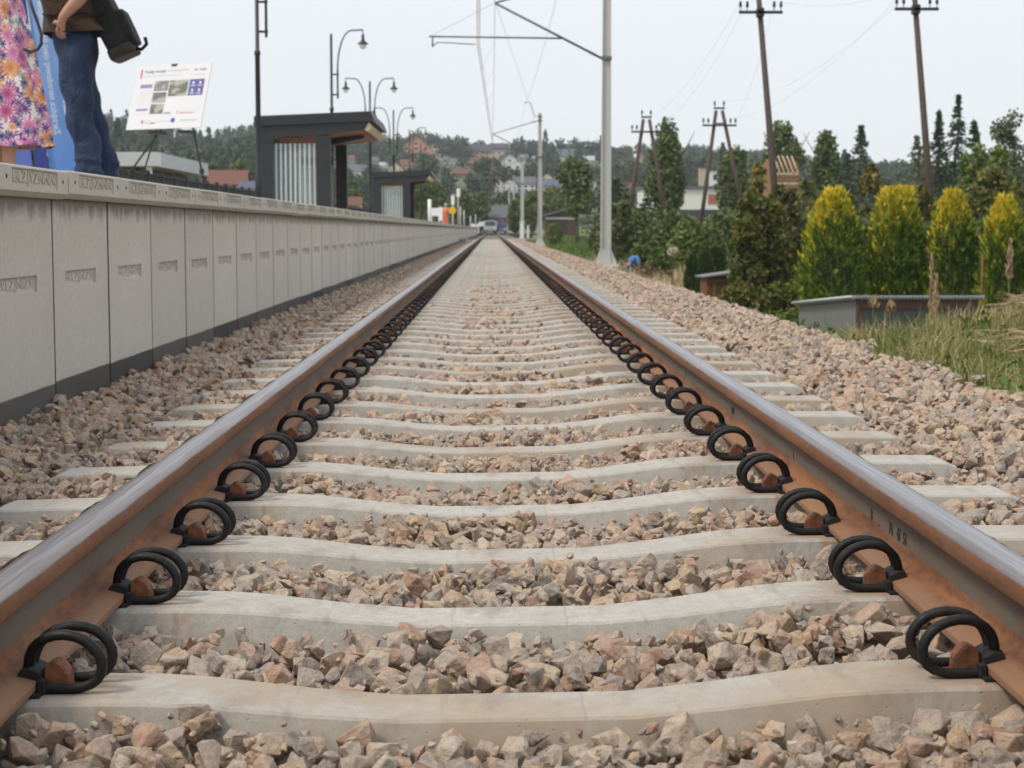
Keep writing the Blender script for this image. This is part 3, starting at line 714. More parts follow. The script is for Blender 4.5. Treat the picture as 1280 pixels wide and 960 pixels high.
# pale equipment cabinet and far trackside posts
def cabinet(Y, px, w_, h_, lab):
    p = at(px, 290, Y); g = -.45
    t = empty('trackside_cabinet', (p.x, Y, g), 0, lab, 'cabinet')
    MB().box(-w_ / 2, w_ / 2, -.25, .25, 0, h_, .02).build('cabinet_body', MAT['grey_paint'], t)
    MB().box(-w_ / 2 - .03, w_ / 2 + .03, -.29, .29, h_, h_ + .06, .01).build('cabinet_lid', MAT['white_paint'], t)
    MB().box(-w_ / 2 + .06, w_ / 2 - .06, -.27, -.2505, .1, h_ - .1).build('cabinet_door', MAT['white_paint'], t)
cabinet(165, 652.5, .42, 1.7, 'pale grey trackside cabinet at the foot of the third mast')
cabinet(176, 660, .25, 1.3, 'narrow white trackside box just right of the pale cabinet')

# ------------------------------------------------------------------ platform furniture
LPX = -5.2
def lamp(Y, double, lab, flip=1):
    t = empty('street_lamp', (LPX, Y, PZ), 0, lab, 'lamp', 'black lamps along the platform')
    m = MB(); m.lathe([(.085, 0), (.085, .9), (.06, 1.0), (.055, 3.6), (.07, 3.62), (.07, 3.70), (.045, 3.72), (.04, 6.05), (.025, 6.08)], n=10); m.build('lamp_post', MAT['black_paint'], t)
    b = MB()
    for z in (4.1, 4.75): b.box(-.02, .24, -.02, .02, z, z + .05)
    b.build('bracket', MAT['black_paint'], t)
    for s in ([1, -1] if double else [flip]):
        pts = [(s * .2, 0, 4.0), (s * .2, 0, 4.9)] + [(s * (.2 + .95 * math.sin(a)) if 0 else s * (.2 + 1.0 * (1 - math.cos(a))), 0, 4.9 + 1.28 * math.sin(a)) for a in np.linspace(.1, math.pi / 2, 9)] + [(s * 2.0, 0, 6.2)]
        pts = [(s * (.2 + (abs(x) - .2) * .46) if abs(x) > .2 else x, y, z) for x, y, z in pts]
        arm = MB().tube(pts, [.03] * 2 + [.024] * (len(pts) - 2), 8).build('lamp_arm', MAT['black_paint'], t)
        hx = pts[-1][0]
        hd = MB().lathe([(.015, 6.2), (.02, 6.06), (.045, 6.03), (.05, 5.90), (.075, 5.84), (.18, 5.76), (.18, 5.745), (.08, 5.74)], (hx, 0, 0), 14).build('lamp_shade', MAT['black_paint'], t)
        MB().lathe([(.11, 5.738), (.12, 5.69), (.09, 5.62), (.03, 5.58)], (hx, 0, 0), 12).build('lamp_globe', MAT['lampglass'], hd)
lamp(39, False, 'tall black lamp post standing close before the first shelter')
lamp(57, False, 'black lamp with one curved arm, rising behind the first shelter')
lamp(75, True, 'black lamp with two curved arms, nearer of the two double ones')
lamp(93, True, 'black lamp with two curved arms, farther of the two double ones')
lamp(111, False, 'single arm black lamp rising beside the orange house on the hill')
for i, Y in enumerate((129, 147, 165, 183, 201, 219)):
    lamp(Y, False, ['black lamp just beyond the roof end of the second shelter', 'far black lamp, seventh along the platform', 'far black lamp, eighth along the platform', 'far black lamp, ninth along the platform', 'far black lamp, tenth along the platform', 'farthest black lamp at the platform end'][i])

def shelter(Y, lab):
    t = empty('platform_shelter', (-4.15, Y, PZ), 0, lab, 'shelter', 'dark shelters on the platform'); L = 5.2
    # x=0 track side of the front post, -1.55 back wall
    rf = [(-1.64, 2.42), (-1.64, 2.80), (1.16, 2.98), (1.16, 2.90), (1.03, 2.52), (.35, 2.36), (.0, 2.30)]
    MB().prism([(-1.64, 2.16), (-1.64, 2.58), (1.10, 2.72), (1.00, 2.50), (-.10, 2.335), (-1.2, 2.27), (-1.2, 2.16)], 'y', .0, L).build('roof', MAT['anthracite'], t)
    MB().prism([(-1.68, 2.583), (-1.68, 2.86), (1.17, 3.00), (1.27, 2.72), (1.11, 2.723)], 'y', -.06, L + .06).build('fascia', MAT['anthracite'], t)
    MB().prism([(1.015, 2.49), (1.12, 2.70), (1.20, 2.60), (1.115, 2.46)], 'y', .02, L - .02).build('eave_trim', MAT['pale_wood'], t)
    MB().prism([(-1.2, 2.24), (-1.2, 2.266), (-.1, 2.331), (.98, 2.495), (.98, 2.47)], 'y', .06, L - .06).build('soffit', MAT['soffit'], t)
    MB().box(-1.64, -1.24, 0.01, .35, 0, 2.16).build('corner_pillar', MAT['anthracite'], t)
    MB().box(-.17, .17, .0, .28, 0, 2.33).build('post', MAT['anthracite'], t); MB().box(-.13, .17, L - .3, L, 0, 2.33).build('post', MAT['anthr_dark'], t); MB().box(-1.62, -1.3, L - .3, L, 0, 2.2).build('post', MAT['anthr_dark'], t)
    MB().prism([(-.1, 2.14), (-.1, 2.328), (.84, 2.458), (.90, 2.36)], 'y', 1.7, 1.95).build('cross_beam', MAT['anthr_dark'], t)
    for y in (.14, L - .14):
        g = MB().box(-1.24, -.17, y - .006, y + .006, .08, 2.12).build('glass_panel', MAT['glass'], t)
        for k in range(9):
            x = -1.17 + k * .117; MB().box(x - .016, x + .016, y - .0095, y - .0065, .08, 2.12).build('glass_stripe', MAT['stripe'], g)
    gb = MB().box(-1.60, -1.585, .35, L - .35, .08, 2.12).build('glass_panel', MAT['glass'], t)
    for k in range(4):
        y = 1.2 + k * 1.0; MB().box(-1.63, -1.56, y - .03, y + .03, 0, 2.2).build('mullion', MAT['anthr_dark'], t)
    MB().box(-1.5, -1.1, .8, 4.3, .42, .47).build('bench_seat', MAT['dark_wood'], t)
    for y in (1.0, 4.0): MB().box(-1.45, -1.15, y, y + .06, 0, .42).build('bench_leg', MAT['anthr_dark'], t)
    MB().box(-1.1, -.2, L - .45, L - .40, 1.72, 1.98).build('destination_sign', MAT['sign_blue'], t)
    t.scale.z = .885
MAT['stripe'] = plain('white_glass_stripe', (.66, .70, .69), .5, 0, .03)
MAT['sign_blue'] = plain('blue_sign', (.03, .06, .20), .5)
shelter(43, 'dark flat roofed shelter with striped glass, larger and nearer of two')
shelter(85, 'dark flat roofed shelter with striped glass, smaller and farther of two')

# black fence along the back of the platform
fence = empty('black_fence', (-7.9, 20, PZ), 0, 'black metal bar fence along the back of the platform', 'fence')
pst = MB().box(-.045, .045, -.045, .045, 0, 1.12).mesh('fence_post'); pst.materials.append(MAT['black_paint'])
brm = MB().box(-.011, .011, -.011, .011, .08, 1.02).mesh('fence_bar'); brm.materials.append(MAT['black_paint'])
rlm = MB().box(-.02, .02, 0, 1.68, 1.02, 1.06).mesh('fence_rail'); rlm.materials.append(MAT['black_paint'])
rl2 = MB().box(-.02, .02, 0, 1.68, .06, .09).mesh('fence_rail'); rl2.materials.append(MAT['black_paint'])
nb = 0; bars = MB()
for k in range(0, 66):
    y = k * 1.68
    share('fence_post', pst, fence, (0, y, 0)); share('fence_rail', rlm, fence, (0, y, 0)); share('fence_rail', rl2, fence, (0, y, 0))
    for j in range(1, 14):
        if k >= 5 and nb < 300: share('fence_bar', brm, fence, (0, y + j * .12, 0)); nb += 1
        else: bars.box(-.011, .011, y + j * .12 - .011, y + j * .12 + .011, .08, 1.02)
o = bars.build('fence_bar_run', MAT['black_paint'], fence); o['kind'] = 'stuff'

# information board on an easel
IB = Vector((-4.1, 20, PZ)); pc = at(211, 121, 20)
board = empty('information_board', (pc.x, 20, pc.z), R(-30), 'white printed project board standing tilted on a black easel', 'board')
bw, bh = 1.09, .765
BT = Matrix.Rotation(R(-17), 4, 'X')
MAT_ink = {k: plain('ink_' + k, c, .6, 0, .02) for k, c in dict(grey=(.30, .30, .34), light=(.60, .60, .64), pale=(.66, .67, .70), red=(.55, .05, .06), purple=(.26, .22, .42), navy=(.10, .095, .29), blue=(.05, .09, .35), pink=(.65, .45, .47), white=(.78, .78, .8)).items()}
pan = MB().box(-bw / 2, bw / 2, -.005, .005, -bh / 2, bh / 2).build('board_panel', MAT['paper'], board)
pan.matrix_basis = BT
def rect(name, x0, x1, z0, z1, ink, off=.0028):
    me = bpy.data.meshes.new(name); me.from_pydata([(x0, -.005 - off, z0), (x1, -.005 - off, z0), (x1, -.005 - off, z1), (x0, -.005 - off, z1)], [], [(0, 1, 2, 3)]); return link(name, me, pan, ink)
def words_(s, x, z, size, ink, bold=0, wmax=None):
    me = text_mesh(s, size, 0, 2, 'LEFT', bold)
    if wmax:
        k = wmax / max(1e-6, max(v.co.x for v in me.vertices))
        for v in me.vertices: v.co.x *= k
    o = link('printed_line', me, pan, ink); o.matrix_basis = Matrix.Translation((x, -.0085, z)) @ Matrix.Rotation(R(90), 4, 'X'); return o
def photo_mat(name, seed, cols):
    q = M_(name, cols[0], .5); n = q.noise(9 + seed, 5, .6, scale=(1, 1, 1.6), dist=1); c = q.ramp(n, [(.3, cols[0]), (.5, cols[1]), (.7, cols[2])]); q.set('Base Color', q.mix(q.mr(q.noise(3.5 + seed, 2, .4, scale=(1, 1, 2.2)), .52, .56, 0, .8), c, (.42, .41, .40))); return q.m
rect('red_bar', -.475, -.455, .24, .345, MAT_ink['red'])
words_('Pociągi wracają', -.42, .315, .05, MAT_ink['grey'], .0006, .31); words_('na nową trasę', -.08, .32, .046, MAT_ink['light'], 0, .30)
words_('modernizacja linii kolejowej', -.43, .262, .026, MAT_ink['light'], 0, .55)
words_('PLK', .31, .31, .034, MAT_ink['grey'], .0005, .05); words_('KOLEJE', .38, .31, .034, MAT_ink['grey'], .0005, .10); rect('rule_line', .32, .48, .252, .256, MAT_ink['pink'])
rect('text_column', -.455, -.25, -.20, .17, MAT_ink['pale'], .0018); rect('heading_band', -.445, -.27, .115, .16, MAT_ink['purple']); rect('heading_band', -.445, -.275, -.16, -.135, MAT_ink['purple'])
for k in range(7): rect('text_rule', -.44, -.27 - .03 * (k % 3), .075 - k * .028, .081 - k * .028, MAT_ink['light'])
G3 = ((.10, .12, .08), (.18, .17, .16), (.30, .28, .25))
for k, (x0, x1, z0, z1, cols) in enumerate([(-.235, -.03, .075, .195, ((.13, .12, .13), (.22, .19, .17), (.36, .34, .38))), (-.235, -.04, -.065, .055, ((.08, .10, .07), (.13, .14, .13), (.24, .24, .3))), (-.235, -.045, -.20, -.085, ((.06, .09, .05), (.12, .15, .08), (.30, .27, .2))), (-.015, .255, .005, .195, ((.09, .10, .07), (.16, .16, .12), (.27, .26, .22)))]):
    rect('printed_photo', x0, x1, z0, z1, photo_mat('printed_photo_%s' % 'abcd'[k], k, cols))
rect('navy_block', .275, .50 - .015, .005, .195, MAT_ink['navy'])
for x in (.33, .43):
    for z in (.145, .055): rect('white_icon', x - .012, x + .014, z - .004, z + .022, MAT_ink['white'], .0034); rect('white_icon_line', x - .035, x + .035, z - .03, z - .022, MAT_ink['white'], .0034)
rect('map_area', .22, .485, -.175, -.02, MAT_ink['pale'], .0018); rect('text_rule', .205, .41, -.205, -.199, MAT_ink['red']); rect('red_pin', .165, .18, -.20, -.178, MAT_ink['red']); rect('text_rule', -.02, .075, -.205, -.188, MAT_ink['grey'])
rect('eu_flag', .10, .155, -.31, -.262, MAT_ink['blue']); rect('flag_white_half', -.19, -.135, -.302, -.288, MAT_ink['white']); rect('flag_red_half', -.19, -.135, -.318, -.302, MAT_ink['red']); rect('fund_emblem', -.335, -.31, -.31, -.275, MAT_ink['red'])
words_('Fundusze', -.30, -.285, .024, MAT_ink['light'], 0, .10); words_('Europejskie', -.30, -.31, .024, MAT_ink['light'], 0, .11); words_('Rzeczpospolita Polska', -.12, -.29, .022, MAT_ink['light'], 0, .12); words_('Unia Europejska', -.02, -.29, .022, MAT_ink['light'], 0, .11); words_('PKP POLSKIE LINIE KOLEJOWE', .23, -.292, .024, MAT_ink['grey'], 0, .24)
cl = MB().box(-.04, .04, -.014, .02, bh / 2 - .015, bh / 2 + .012, .004).build('top_clip', MAT['plastic_black'], board); cl.matrix_basis = BT
es = empty('easel', (pc.x, 20, PZ), R(-30), 'black folding tripod easel holding up the white board', 'easel')
zb = pc.z - PZ
for s, fx in ((-1, -.98), (1, .60)):
    a = (s * .22 + .02, .12, zb - bh / 2 + .05); b = (fx, -.05, 0)
    MB().tube([(s * .05, .14, zb + .36), a, b], [.011, .013, .010], 8).build('leg', MAT['plastic_black'], es)
    m = Vector(a).lerp(Vector(b), .55); MB().box(m.x - .022, m.x + .022, m.y - .022, m.y + .022, m.z - .03, m.z + .03, .006).build('leg_lock', MAT['plastic_black'], es)
    MB().box(s * .22 - .02, s * .22 + .06, -.1, .14, zb - bh / 2 - .035, zb - bh / 2 + .0, .006).build('ledge_hook', MAT['plastic_black'], es)
MB().tube([(0, .14, zb + .36), (-.95, .42, 0)], .010, 8).build('leg', MAT['plastic_black'], es)

# light blue banner, seen from behind
def banner():
    Y = 12.4; A = at(65, 207, Y); B = at(104, 208, Y); C = at(37, 0, Y)
    t = empty('lettered_banner', (A.x, Y, PZ), 0, 'light blue hanging banner with mirrored white lettering between the two people', 'banner')
    W = .40; Hh = 2.35; lean = -math.atan2(A.x - C.x, C.z - A.z)
    T = Matrix.Rotation(lean, 4, 'Y')
    q = M_('blue_banner_cloth', (.2, .42, .8), .7); n = q.noise(3, 3, .5, scale=(1, 1, .6)); z = q.xyz()[2]
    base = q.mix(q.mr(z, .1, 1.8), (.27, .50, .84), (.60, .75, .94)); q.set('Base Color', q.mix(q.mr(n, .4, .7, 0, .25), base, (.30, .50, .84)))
    tr = q.N('BsdfTranslucent'); q.L(q.b.inputs['Base Color'].links[0].from_socket, tr.inputs[0]); mx = q.N('MixShader'); mx.inputs[0].default_value = .45; q.L(q.b.outputs[0], mx.inputs[1]); q.L(tr.outputs[0], mx.inputs[2]); q.L(mx.outputs[0], q.t.nodes['Material Output'].inputs[0])
    bm = bmesh.new(); nx_, nz_ = 14, 30; g = []
    for j in range(nz_ + 1):
        g.append([bm.verts.new((i / nx_ * W, .018 * math.sin(i * .8 + j * .17) * (1 - .5 * i / nx_) + .01 * math.sin(j * .5 + i), .05 + (Hh - .05) * j / nz_)) for i in range(nx_ + 1)])
    for j in range(nz_):
        for i in range(nx_): bm.faces.new((g[j][i], g[j][i + 1], g[j + 1][i + 1], g[j + 1][i])).smooth = True
    bmesh.ops.solidify(bm, geom=bm.faces[:], thickness=.002)
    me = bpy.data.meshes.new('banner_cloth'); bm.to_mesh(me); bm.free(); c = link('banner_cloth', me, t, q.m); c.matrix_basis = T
    e = MB().box(-.085, -.003, -.012, .012, .0, Hh).build('banner_edge', plain('navy_banner_edge', (.055, .08, .30), .6), t); e.matrix_basis = T
    wl = plain('white_lettering', (.74, .78, .84), .6, 0, .02)
    for s, size, x, z, wm in (('Zarządca narodowej sieci linii kolejowych', .062, .10, .42, 1.02), ('PLK', .12, .205, .47, .26)):
        me = text_mesh(s, size, 0, 2, 'LEFT', .0015 if size < .15 else .004); k = wm / max(v.co.x for v in me.vertices)
        for v in me.vertices: v.co.x *= k
        o = link('lettering', me, c, wl); o.matrix_basis = Matrix(((0, -1 if 0 else 1, 0, x), (0, 0, -1, -.034), (1, 0, 0, z), (0, 0, 0, 1)))
    # second, deeper blue board standing behind the woman
    p0 = at(-20, 207, 12.0); b2 = empty('blue_banner', (p0.x, 12.0, PZ), 0, 'deep blue display panel standing behind the woman in the floral skirt', 'banner')
    e2 = MB().box(0, .35, -.012, .012, 0, 1.9).build('display_panel', plain('deep_blue_panel', (.10, .15, .46), .6), b2); e2.matrix_basis = Matrix.Rotation(lean, 4, 'Y')
    MB().box(-.05, .48, -.08, .08, -.0, .05, .01).build('panel_foot', MAT['grey_paint'], b2)
banner()
# ------------------------------------------------------------------ vegetation builders
def leaf_quads(C, D, L, W, r):
    """Diamond leaves: centres C, long direction D (n,3), length L, width W."""
    n = len(C); D = D / (np.linalg.norm(D, axis=1)[:, None] + 1e-9)
    A = r.normal(size=(n, 3)); S = np.cross(D, A); S /= (np.linalg.norm(S, axis=1)[:, None] + 1e-9)
    L = np.broadcast_to(np.asarray(L, float).reshape(-1, 1), (n, 1)); W = np.broadcast_to(np.asarray(W, float).reshape(-1, 1), (n, 1))
    v = np.stack([C - D * L / 2, C + S * W / 2, C + D * L / 2, C - S * W / 2], 1).reshape(-1, 3)
    return v, np.arange(4 * n)
def unit(r, n): v = r.normal(size=(n, 3)); return v / np.linalg.norm(v, axis=1)[:, None]
def crown_mesh(name, blobs, n, L, W, r, hollow=.55, upright=0.0, tone=None):
    w_ = np.array([b[3] ** 2 for b in blobs]); k = r.choice(len(blobs), n, p=w_ / w_.sum()); B = np.array(blobs)[k]
    u = unit(r, n); rr = (hollow + (1 - hollow) * r.random(n) ** .6) * (1 + r.normal(size=n) * .07)
    sc = B[:, 4:7] if B.shape[1] > 4 else np.ones((n, 3))
    C = B[:, :3] + u * (B[:, 3] * rr)[:, None] * sc
    D = u * .6 + unit(r, n) + np.array([0, 0, upright]) + np.array([0, 0, -.25])
    v, f = leaf_quads(C, D, L * r.uniform(.6, 1.3, n), W * r.uniform(.6, 1.3, n), r)
    bt = r.random(len(blobs))[k]; t = np.clip(.35 * bt + .65 * r.random(n), 0, 1) if tone is None else tone(C, r)
    return np_mesh(name, v, f, 4, t)
def trunk_mesh(h, r0_, r1_, limbs, r, lean=0):
    m = MB(); P = [(math.sin(i * 1.7) * .05 * h * .3 + lean * i / 5, math.cos(i * 2.1) * .04 * h * .3, h * i / 5) for i in range(6)]; P[0] = (0, 0, -.3)
    m.tube(P, [r0_ + (r1_ - r0_) * i / 5 for i in range(6)], 8)
    for k in range(limbs):
        b = Vector(P[2 + k % 3]); a = r.uniform(0, 6.28); l = h * r.uniform(.25, .5)
        e = b + Vector((math.cos(a) * l * .6, math.sin(a) * l * .6, l)); m.tube([b, b.lerp(e, .5) + Vector((0, 0, -.04 * l)), e], [r1_ * 1.2, r1_ * .8, r1_ * .3], 6)
    return m.mesh('trunk')
def plant(name, loc, crown, mat, label, cat, trunk=None, group=None, rz=0):
    t = empty(name, loc, rz, label, cat, group)
    if trunk is not None: link('trunk', trunk, t, MAT['bark'])
    link('crown' if trunk is not None else 'foliage', crown, t, MAT[mat]); return t
rt = np.random.default_rng(21)
def G(x, y): return float(ground_z(x, y))
def tree(px, Y, top_py, wpx, mat, label, n=2600, trunk_frac=.3, cat='tree', cols=1, base_py=None, ell=1.0, leaf=None, limbs=7, name='broadleaf_tree'):
    p = at(px, top_py, Y); g = G(p.x, Y) if Y < 300 else float(hill_z(p.x, Y)); h = p.z - g; w_ = wpx / ppm(Y); c0 = h * trunk_frac; ch = h - c0
    bl = []
    nb_ = 24
    for i in range(nb_):
        t = rt.random(); prof_ = math.sin(math.pi * min(1, .12 + t * .80)) ** .55
        a = rt.uniform(0, 6.28); q = w_ / 2 * prof_ * rt.uniform(.2, .70)
        bl.append((q * math.cos(a), q * math.sin(a), c0 + ch * (.10 + .80 * t), w_ * rt.uniform(.19, .31) * (.55 + .45 * prof_), 1, 1, 1.2 * ell))
    lf = leaf or max(.14, w_ / 24)
    cm = crown_mesh('crown', bl, int(n * 1.5), lf * 1.5, lf, rt, .3)
    tm = trunk_mesh(h * .72, max(.10, w_ * .055), max(.04, w_ * .02), limbs, rt)
    return plant(name, (p.x, Y, g), cm, mat, label, cat, tm)
def spruce(px, Y, top_py, wpx, label, n=3400, thin=1.0, name='spruce_tree', mat='needle', base=.05):
    p = at(px, top_py, Y); g = G(p.x, Y); h = p.z - g; w_ = wpx / ppm(Y)
    C, D = [], []; lev = int(h * 4)
    for i in range(lev):
        t = (i + rt.random() * .5) / lev; z = h * (base + (1 - base) * t); R_ = w_ * 1.35 * (1 - t) ** .95 + .03
        for b in range(7):
            a = rt.uniform(0, 6.28); m = max(4, int(n / lev / 7)); s = rt.random(m) ** .8; rr = R_ * rt.uniform(.65, 1.08)
            C.append(np.stack([np.cos(a) * s * rr + rt.normal(size=m) * .03 * w_, np.sin(a) * s * rr + rt.normal(size=m) * .03 * w_, z - s * rr * .35 + (s ** 3) * rr * .16 + rt.normal(size=m) * .035 * h / 4], 1))
            D.append(np.stack([np.full(m, np.cos(a)), np.full(m, np.sin(a)), np.full(m, -.4)], 1) + rt.normal(size=(m, 3)) * .5)
    C = np.concatenate(C); D = np.concatenate(D); v, f = leaf_quads(C, D, .24 * max(1, h / 11), .09 * max(1, h / 11), rt)
    return plant(name, (p.x, Y, g), np_mesh('crown', v, f, 4, rt.random(len(C))), mat, label, 'tree', trunk_mesh(h * .97, .12, .02, 0, rt))
def shrub(px, Y, top_py, wpx, mat, label, n=2500, leaf=.09, name='shrub', cat='bush', conic=.0, tonef=None, base_z=None, up=.2):
    p = at(px, top_py, Y); g = G(p.x, Y) if base_z is None else base_z; h = max(.4, p.z - g); w_ = wpx / ppm(Y)
    bl = []
    for i in range(40):
        t = rt.random(); a = rt.uniform(0, 6.28); wid = (1 - conic * t) * math.sqrt(max(.05, 1 - (max(0, t - .35) / .65) ** 2 * .75)); q = w_ / 2 * wid * rt.uniform(.3, .74)
        bl.append((q * math.cos(a), q * math.sin(a), h * (.06 + .82 * t), w_ * rt.uniform(.15, .25) * max(.5, wid), 1, 1, 1.2))
    cm = crown_mesh('foliage', bl, int(n * 1.5), leaf * 1.9, leaf, rt, .3, up, tonef)
    st = trunk_mesh(h * .7, .05, .02, 5, rt)
    return plant(name, (p.x, Y, g), cm, mat, label, cat, st)
def thuja(px, Y, top_py, wpx, label, mat='thuja', n=7000, lean=0, top2=None, group=None, name='golden_thuja', gold=True):
    p = at(px, top_py, Y); g = G(p.x, Y); h = p.z - g; w_ = wpx / ppm(Y)
    z = rt.random(n) ** .9; a = rt.uniform(0, 6.28, n)
    prof_ = np.clip(1 - np.clip((z - .30) / .725, 0, 1) ** 1.95, 0, 1) ** .62 * (.84 + .16 * np.clip(z / .3, 0, 1))
    lump = 1 + .10 * np.sin(a * 5 + z * 14) + .10 * np.sin(a * 9 - z * 23 + 1) + .08 * np.sin(a * 17 + z * 41)
    R_ = w_ / 2 * prof_ * lump * (1 - .22 * rt.random(n) ** 2)
    C = np.stack([R_ * np.cos(a) + lean * z, R_ * np.sin(a), z * h * .975], 1)
    if top2 is not None:       # a second leader
        m = rt.random(n) < .45; C[m, 0] = C[m, 0] * .62 + top2 * np.clip(z[m] - .1, 0, .5) * 2; C[~m, 0] = C[~m, 0] * .72 - top2 * .55
    D = np.stack([np.cos(a) * .55, np.sin(a) * .55, np.full(n, 1.0)], 1) + rt.normal(size=(n, 3)) * .32
    v, f = leaf_quads(C, D, rt.uniform(.08, .16, n) + .18 * (rt.random(n) < .10), rt.uniform(.03, .06, n), rt)
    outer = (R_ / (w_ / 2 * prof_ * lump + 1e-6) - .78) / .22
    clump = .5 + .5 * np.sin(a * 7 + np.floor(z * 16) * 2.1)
    t = .02 + .26 * rt.random(n) + .30 * clump * outer + (np.clip(z - .67, 0, 1) ** 1.1 * 1.75 + .16 * (rt.random(n) < .12) if gold else .3 * rt.random(n))  # inner sprays darker: shade in the gaps put into the tone
    t = t + (np.clip(-np.cos(a) * .14, -.05, .14) if gold else 0)  # left side lighter: its sunlit look is put into the tone
    return plant(name, (p.x, Y, g), np_mesh('foliage', v, f, 4, np.clip(t, 0, 1)), mat, label, 'thuja', trunk_mesh(h * .8, .05, .02, 0, rt), group)

# row of golden thujas
thuja(1043, 38, 232, 82, 'golden tipped thuja at the end of its row, above the grey shed corner', lean=0.0)
thuja(1120, 38.5, 229, 84, 'broad golden tipped thuja with two tops, second in its row', lean=0, top2=.20, n=9500)
thuja(1192, 38, 233, 66, 'golden tipped thuja third in its row, behind the corrugated roof edge')
thuja(1257, 37, 241, 62, 'golden tipped thuja lowest in its row, nearest the frame edge')
thuja(866, 62, 318, 20, 'dark green column thuja, slimmest beside the small hut', 'thuja_g', 2500, gold=False, name='column_thuja')
thuja(882, 60, 314, 22, 'green column thuja in front of the cream flower head', 'thuja_g', 2500, gold=False, name='column_thuja')
thuja(896, 61, 308, 30, 'green column thuja directly behind the small hut roof', 'thuja_g', 3000, gold=False, name='column_thuja')
# copper and green shrubs
def cop(C, r):
    n = len(C); z = C[:, 2]; zz = (z - z.min()) / (np.ptp(z) + 1e-6); rad = np.hypot(C[:, 0], C[:, 1]); rad = rad / rad.max()
    cl = np.sin(C[:, 0] * 6 + C[:, 2] * 5) * np.sin(C[:, 1] * 5 - C[:, 2] * 7)
    return np.clip(.08 + .42 * r.random(n) + .24 * (cl > .1) * r.random(n) + .38 * zz * (r.random(n) < .5) + .2 * rad * r.random(n), 0, 1)
shrub(955, 46, 188, 104, 'leaf_copper', 'tall bush with copper tips beside the wooden pole', 11000, .10, 'copper_bush', conic=.38, tonef=cop)
shrub(1003, 50, 212, 100, 'leaf_copper', 'copper tipped bush below the unfinished log house', 6500, .10, 'copper_bush', conic=.35, tonef=cop)
shrub(1091, 56, 178, 86, 'leaf_copper', 'pointed copper tipped tree above the broad golden thuja', 6000, .11, 'copper_bush', conic=.62, tonef=cop)
shrub(1052, 52, 212, 60, 'leaf_copper', 'dull copper bush showing between two golden thujas', 4000, .11, 'copper_bush', conic=.3, tonef=cop)
shrub(1160, 50, 214, 60, 'leaf_copper', 'rounded copper bush around the second pole foot', 4500, .11, 'copper_bush', conic=.1, tonef=cop)
shrub(1250, 47, 182, 130, 'leaf_copper', 'wide rounded dark and copper bush behind the last thujas', 11000, .11, 'copper_bush', conic=.15, tonef=cop)
shrub(1232, 54, 160, 90, 'leaf_mid', 'soft green bush rising over the wide copper bush', 5500, .11, 'green_bush')
shrub(930, 52, 250, 40, 'leaf_light', 'bright green bush tucked against the tall copper bush', 3500, .11, 'green_bush')
shrub(1000, 41, 338, 34, 'leaf_light', 'yellow green low shrub beside the first golden thuja', 2200, .07, 'low_shrub')
shrub(975, 40, 352, 70, 'leaf_copper', 'low brownish shrub in front of the copper bush', 3200, .08, 'low_shrub', tonef=cop)
shrub(925, 43, 352, 52, 'leaf_copper', 'ragged low shrub in front of the small hut', 2500, .07, 'low_shrub', tonef=cop)
shrub(985, 34, 385, 46, 'leaf_mid', 'dark weedy shrub at the grey shed end wall', 1800, .07, 'low_shrub')
for px, Y, tp, w_, mt, lab in ((1010, 48, 250, 60, 'leaf_dark', 'dark hedge bush behind the first golden thuja'), (1080, 44, 262, 60, 'leaf_dark', 'dark hedge bush in the gap after the first thuja'), (1156, 44, 262, 50, 'leaf_dark', 'dark hedge bush in the gap before the third thuja'), (1226, 43, 262, 46, 'leaf_dark', 'dark hedge bush in the gap before the last thuja'), (1284, 44, 240, 60, 'leaf_dark', 'dark hedge bush past the last golden thuja')):
    shrub(px, Y, tp, w_, mt, lab, 3500, .11, 'hedge_bush', 'bush')
rt = np.random.default_rng(404)
shrub(979, 47, 214, 84, 'leaf_copper', 'dense olive bush with copper tips hiding the log house walls', 9000, .10, 'copper_bush', conic=.2, tonef=cop)
shrub(935, 45, 226, 54, 'leaf_copper', 'olive bush with copper tips leaning over the small hut', 6000, .10, 'copper_bush', conic=.3, tonef=cop)
# trees along the garden side
tree(838, 112, 148, 58, 'leaf_dark', 'tall dense oval tree behind the wooden A-frame pole', 5200, .22, ell=1.25, leaf=.20)
tree(917, 118, 176, 42, 'leaf_dark', 'narrow dark oval tree beside the second A-frame pole', 3600, .1, ell=1.3, leaf=.20)
tree(980, 125, 152, 56, 'leaf_dark', 'dark tree with open gaps behind the log house', 2600, .35, leaf=.24)
tree(1035, 130, 153, 44, 'leaf_dark', 'dark upright forked tree between log house and spruce', 3200, .15, ell=1.3, leaf=.22)
tree(721, 150, 196, 46, 'leaf_dark', 'dark bushy tree behind the brown barn', 3600, .32, leaf=.26)
tree(1262, 70, 128, 60, 'leaf_grey', 'airy pale birch at the edge of the garden', 2600, .1, leaf=.12, name='birch_tree')
tree(1225, 66, 178, 60, 'leaf_light', 'light green tree below the two tall spruces', 2800, .1, leaf=.16)
spruce(1076, 105, 156, 40, 'dark spruce rising behind the pointed copper tree')
spruce(1174, 92, 138, 30, 'dark slim spruce just past the second wooden pole')
spruce(1198, 96, 118, 34, 'tallest dark spruce, second after the wooden pole')
spruce(1218, 90, 148, 34, 'shorter green spruce beside the tallest spruce', mat='thuja_g')
spruce(1147, 88, 168, 44, 'pale thin spruce just before the second wooden pole', 2000, mat='leaf_grey')
spruce(1060, 118, 190, 36, 'low dark spruce between forked tree and copper tree')
spruce(770, 112, 222, 60, 'dark spruce directly behind the tall mast', 2600)
spruce(808, 104, 246, 44, 'small dark spruce between the A-frame pole legs', 2200)
shrub(772, 95, 246, 58, 'leaf_dark', 'dark bush behind the foot of the tall mast', 4200, .2, 'dark_bush')
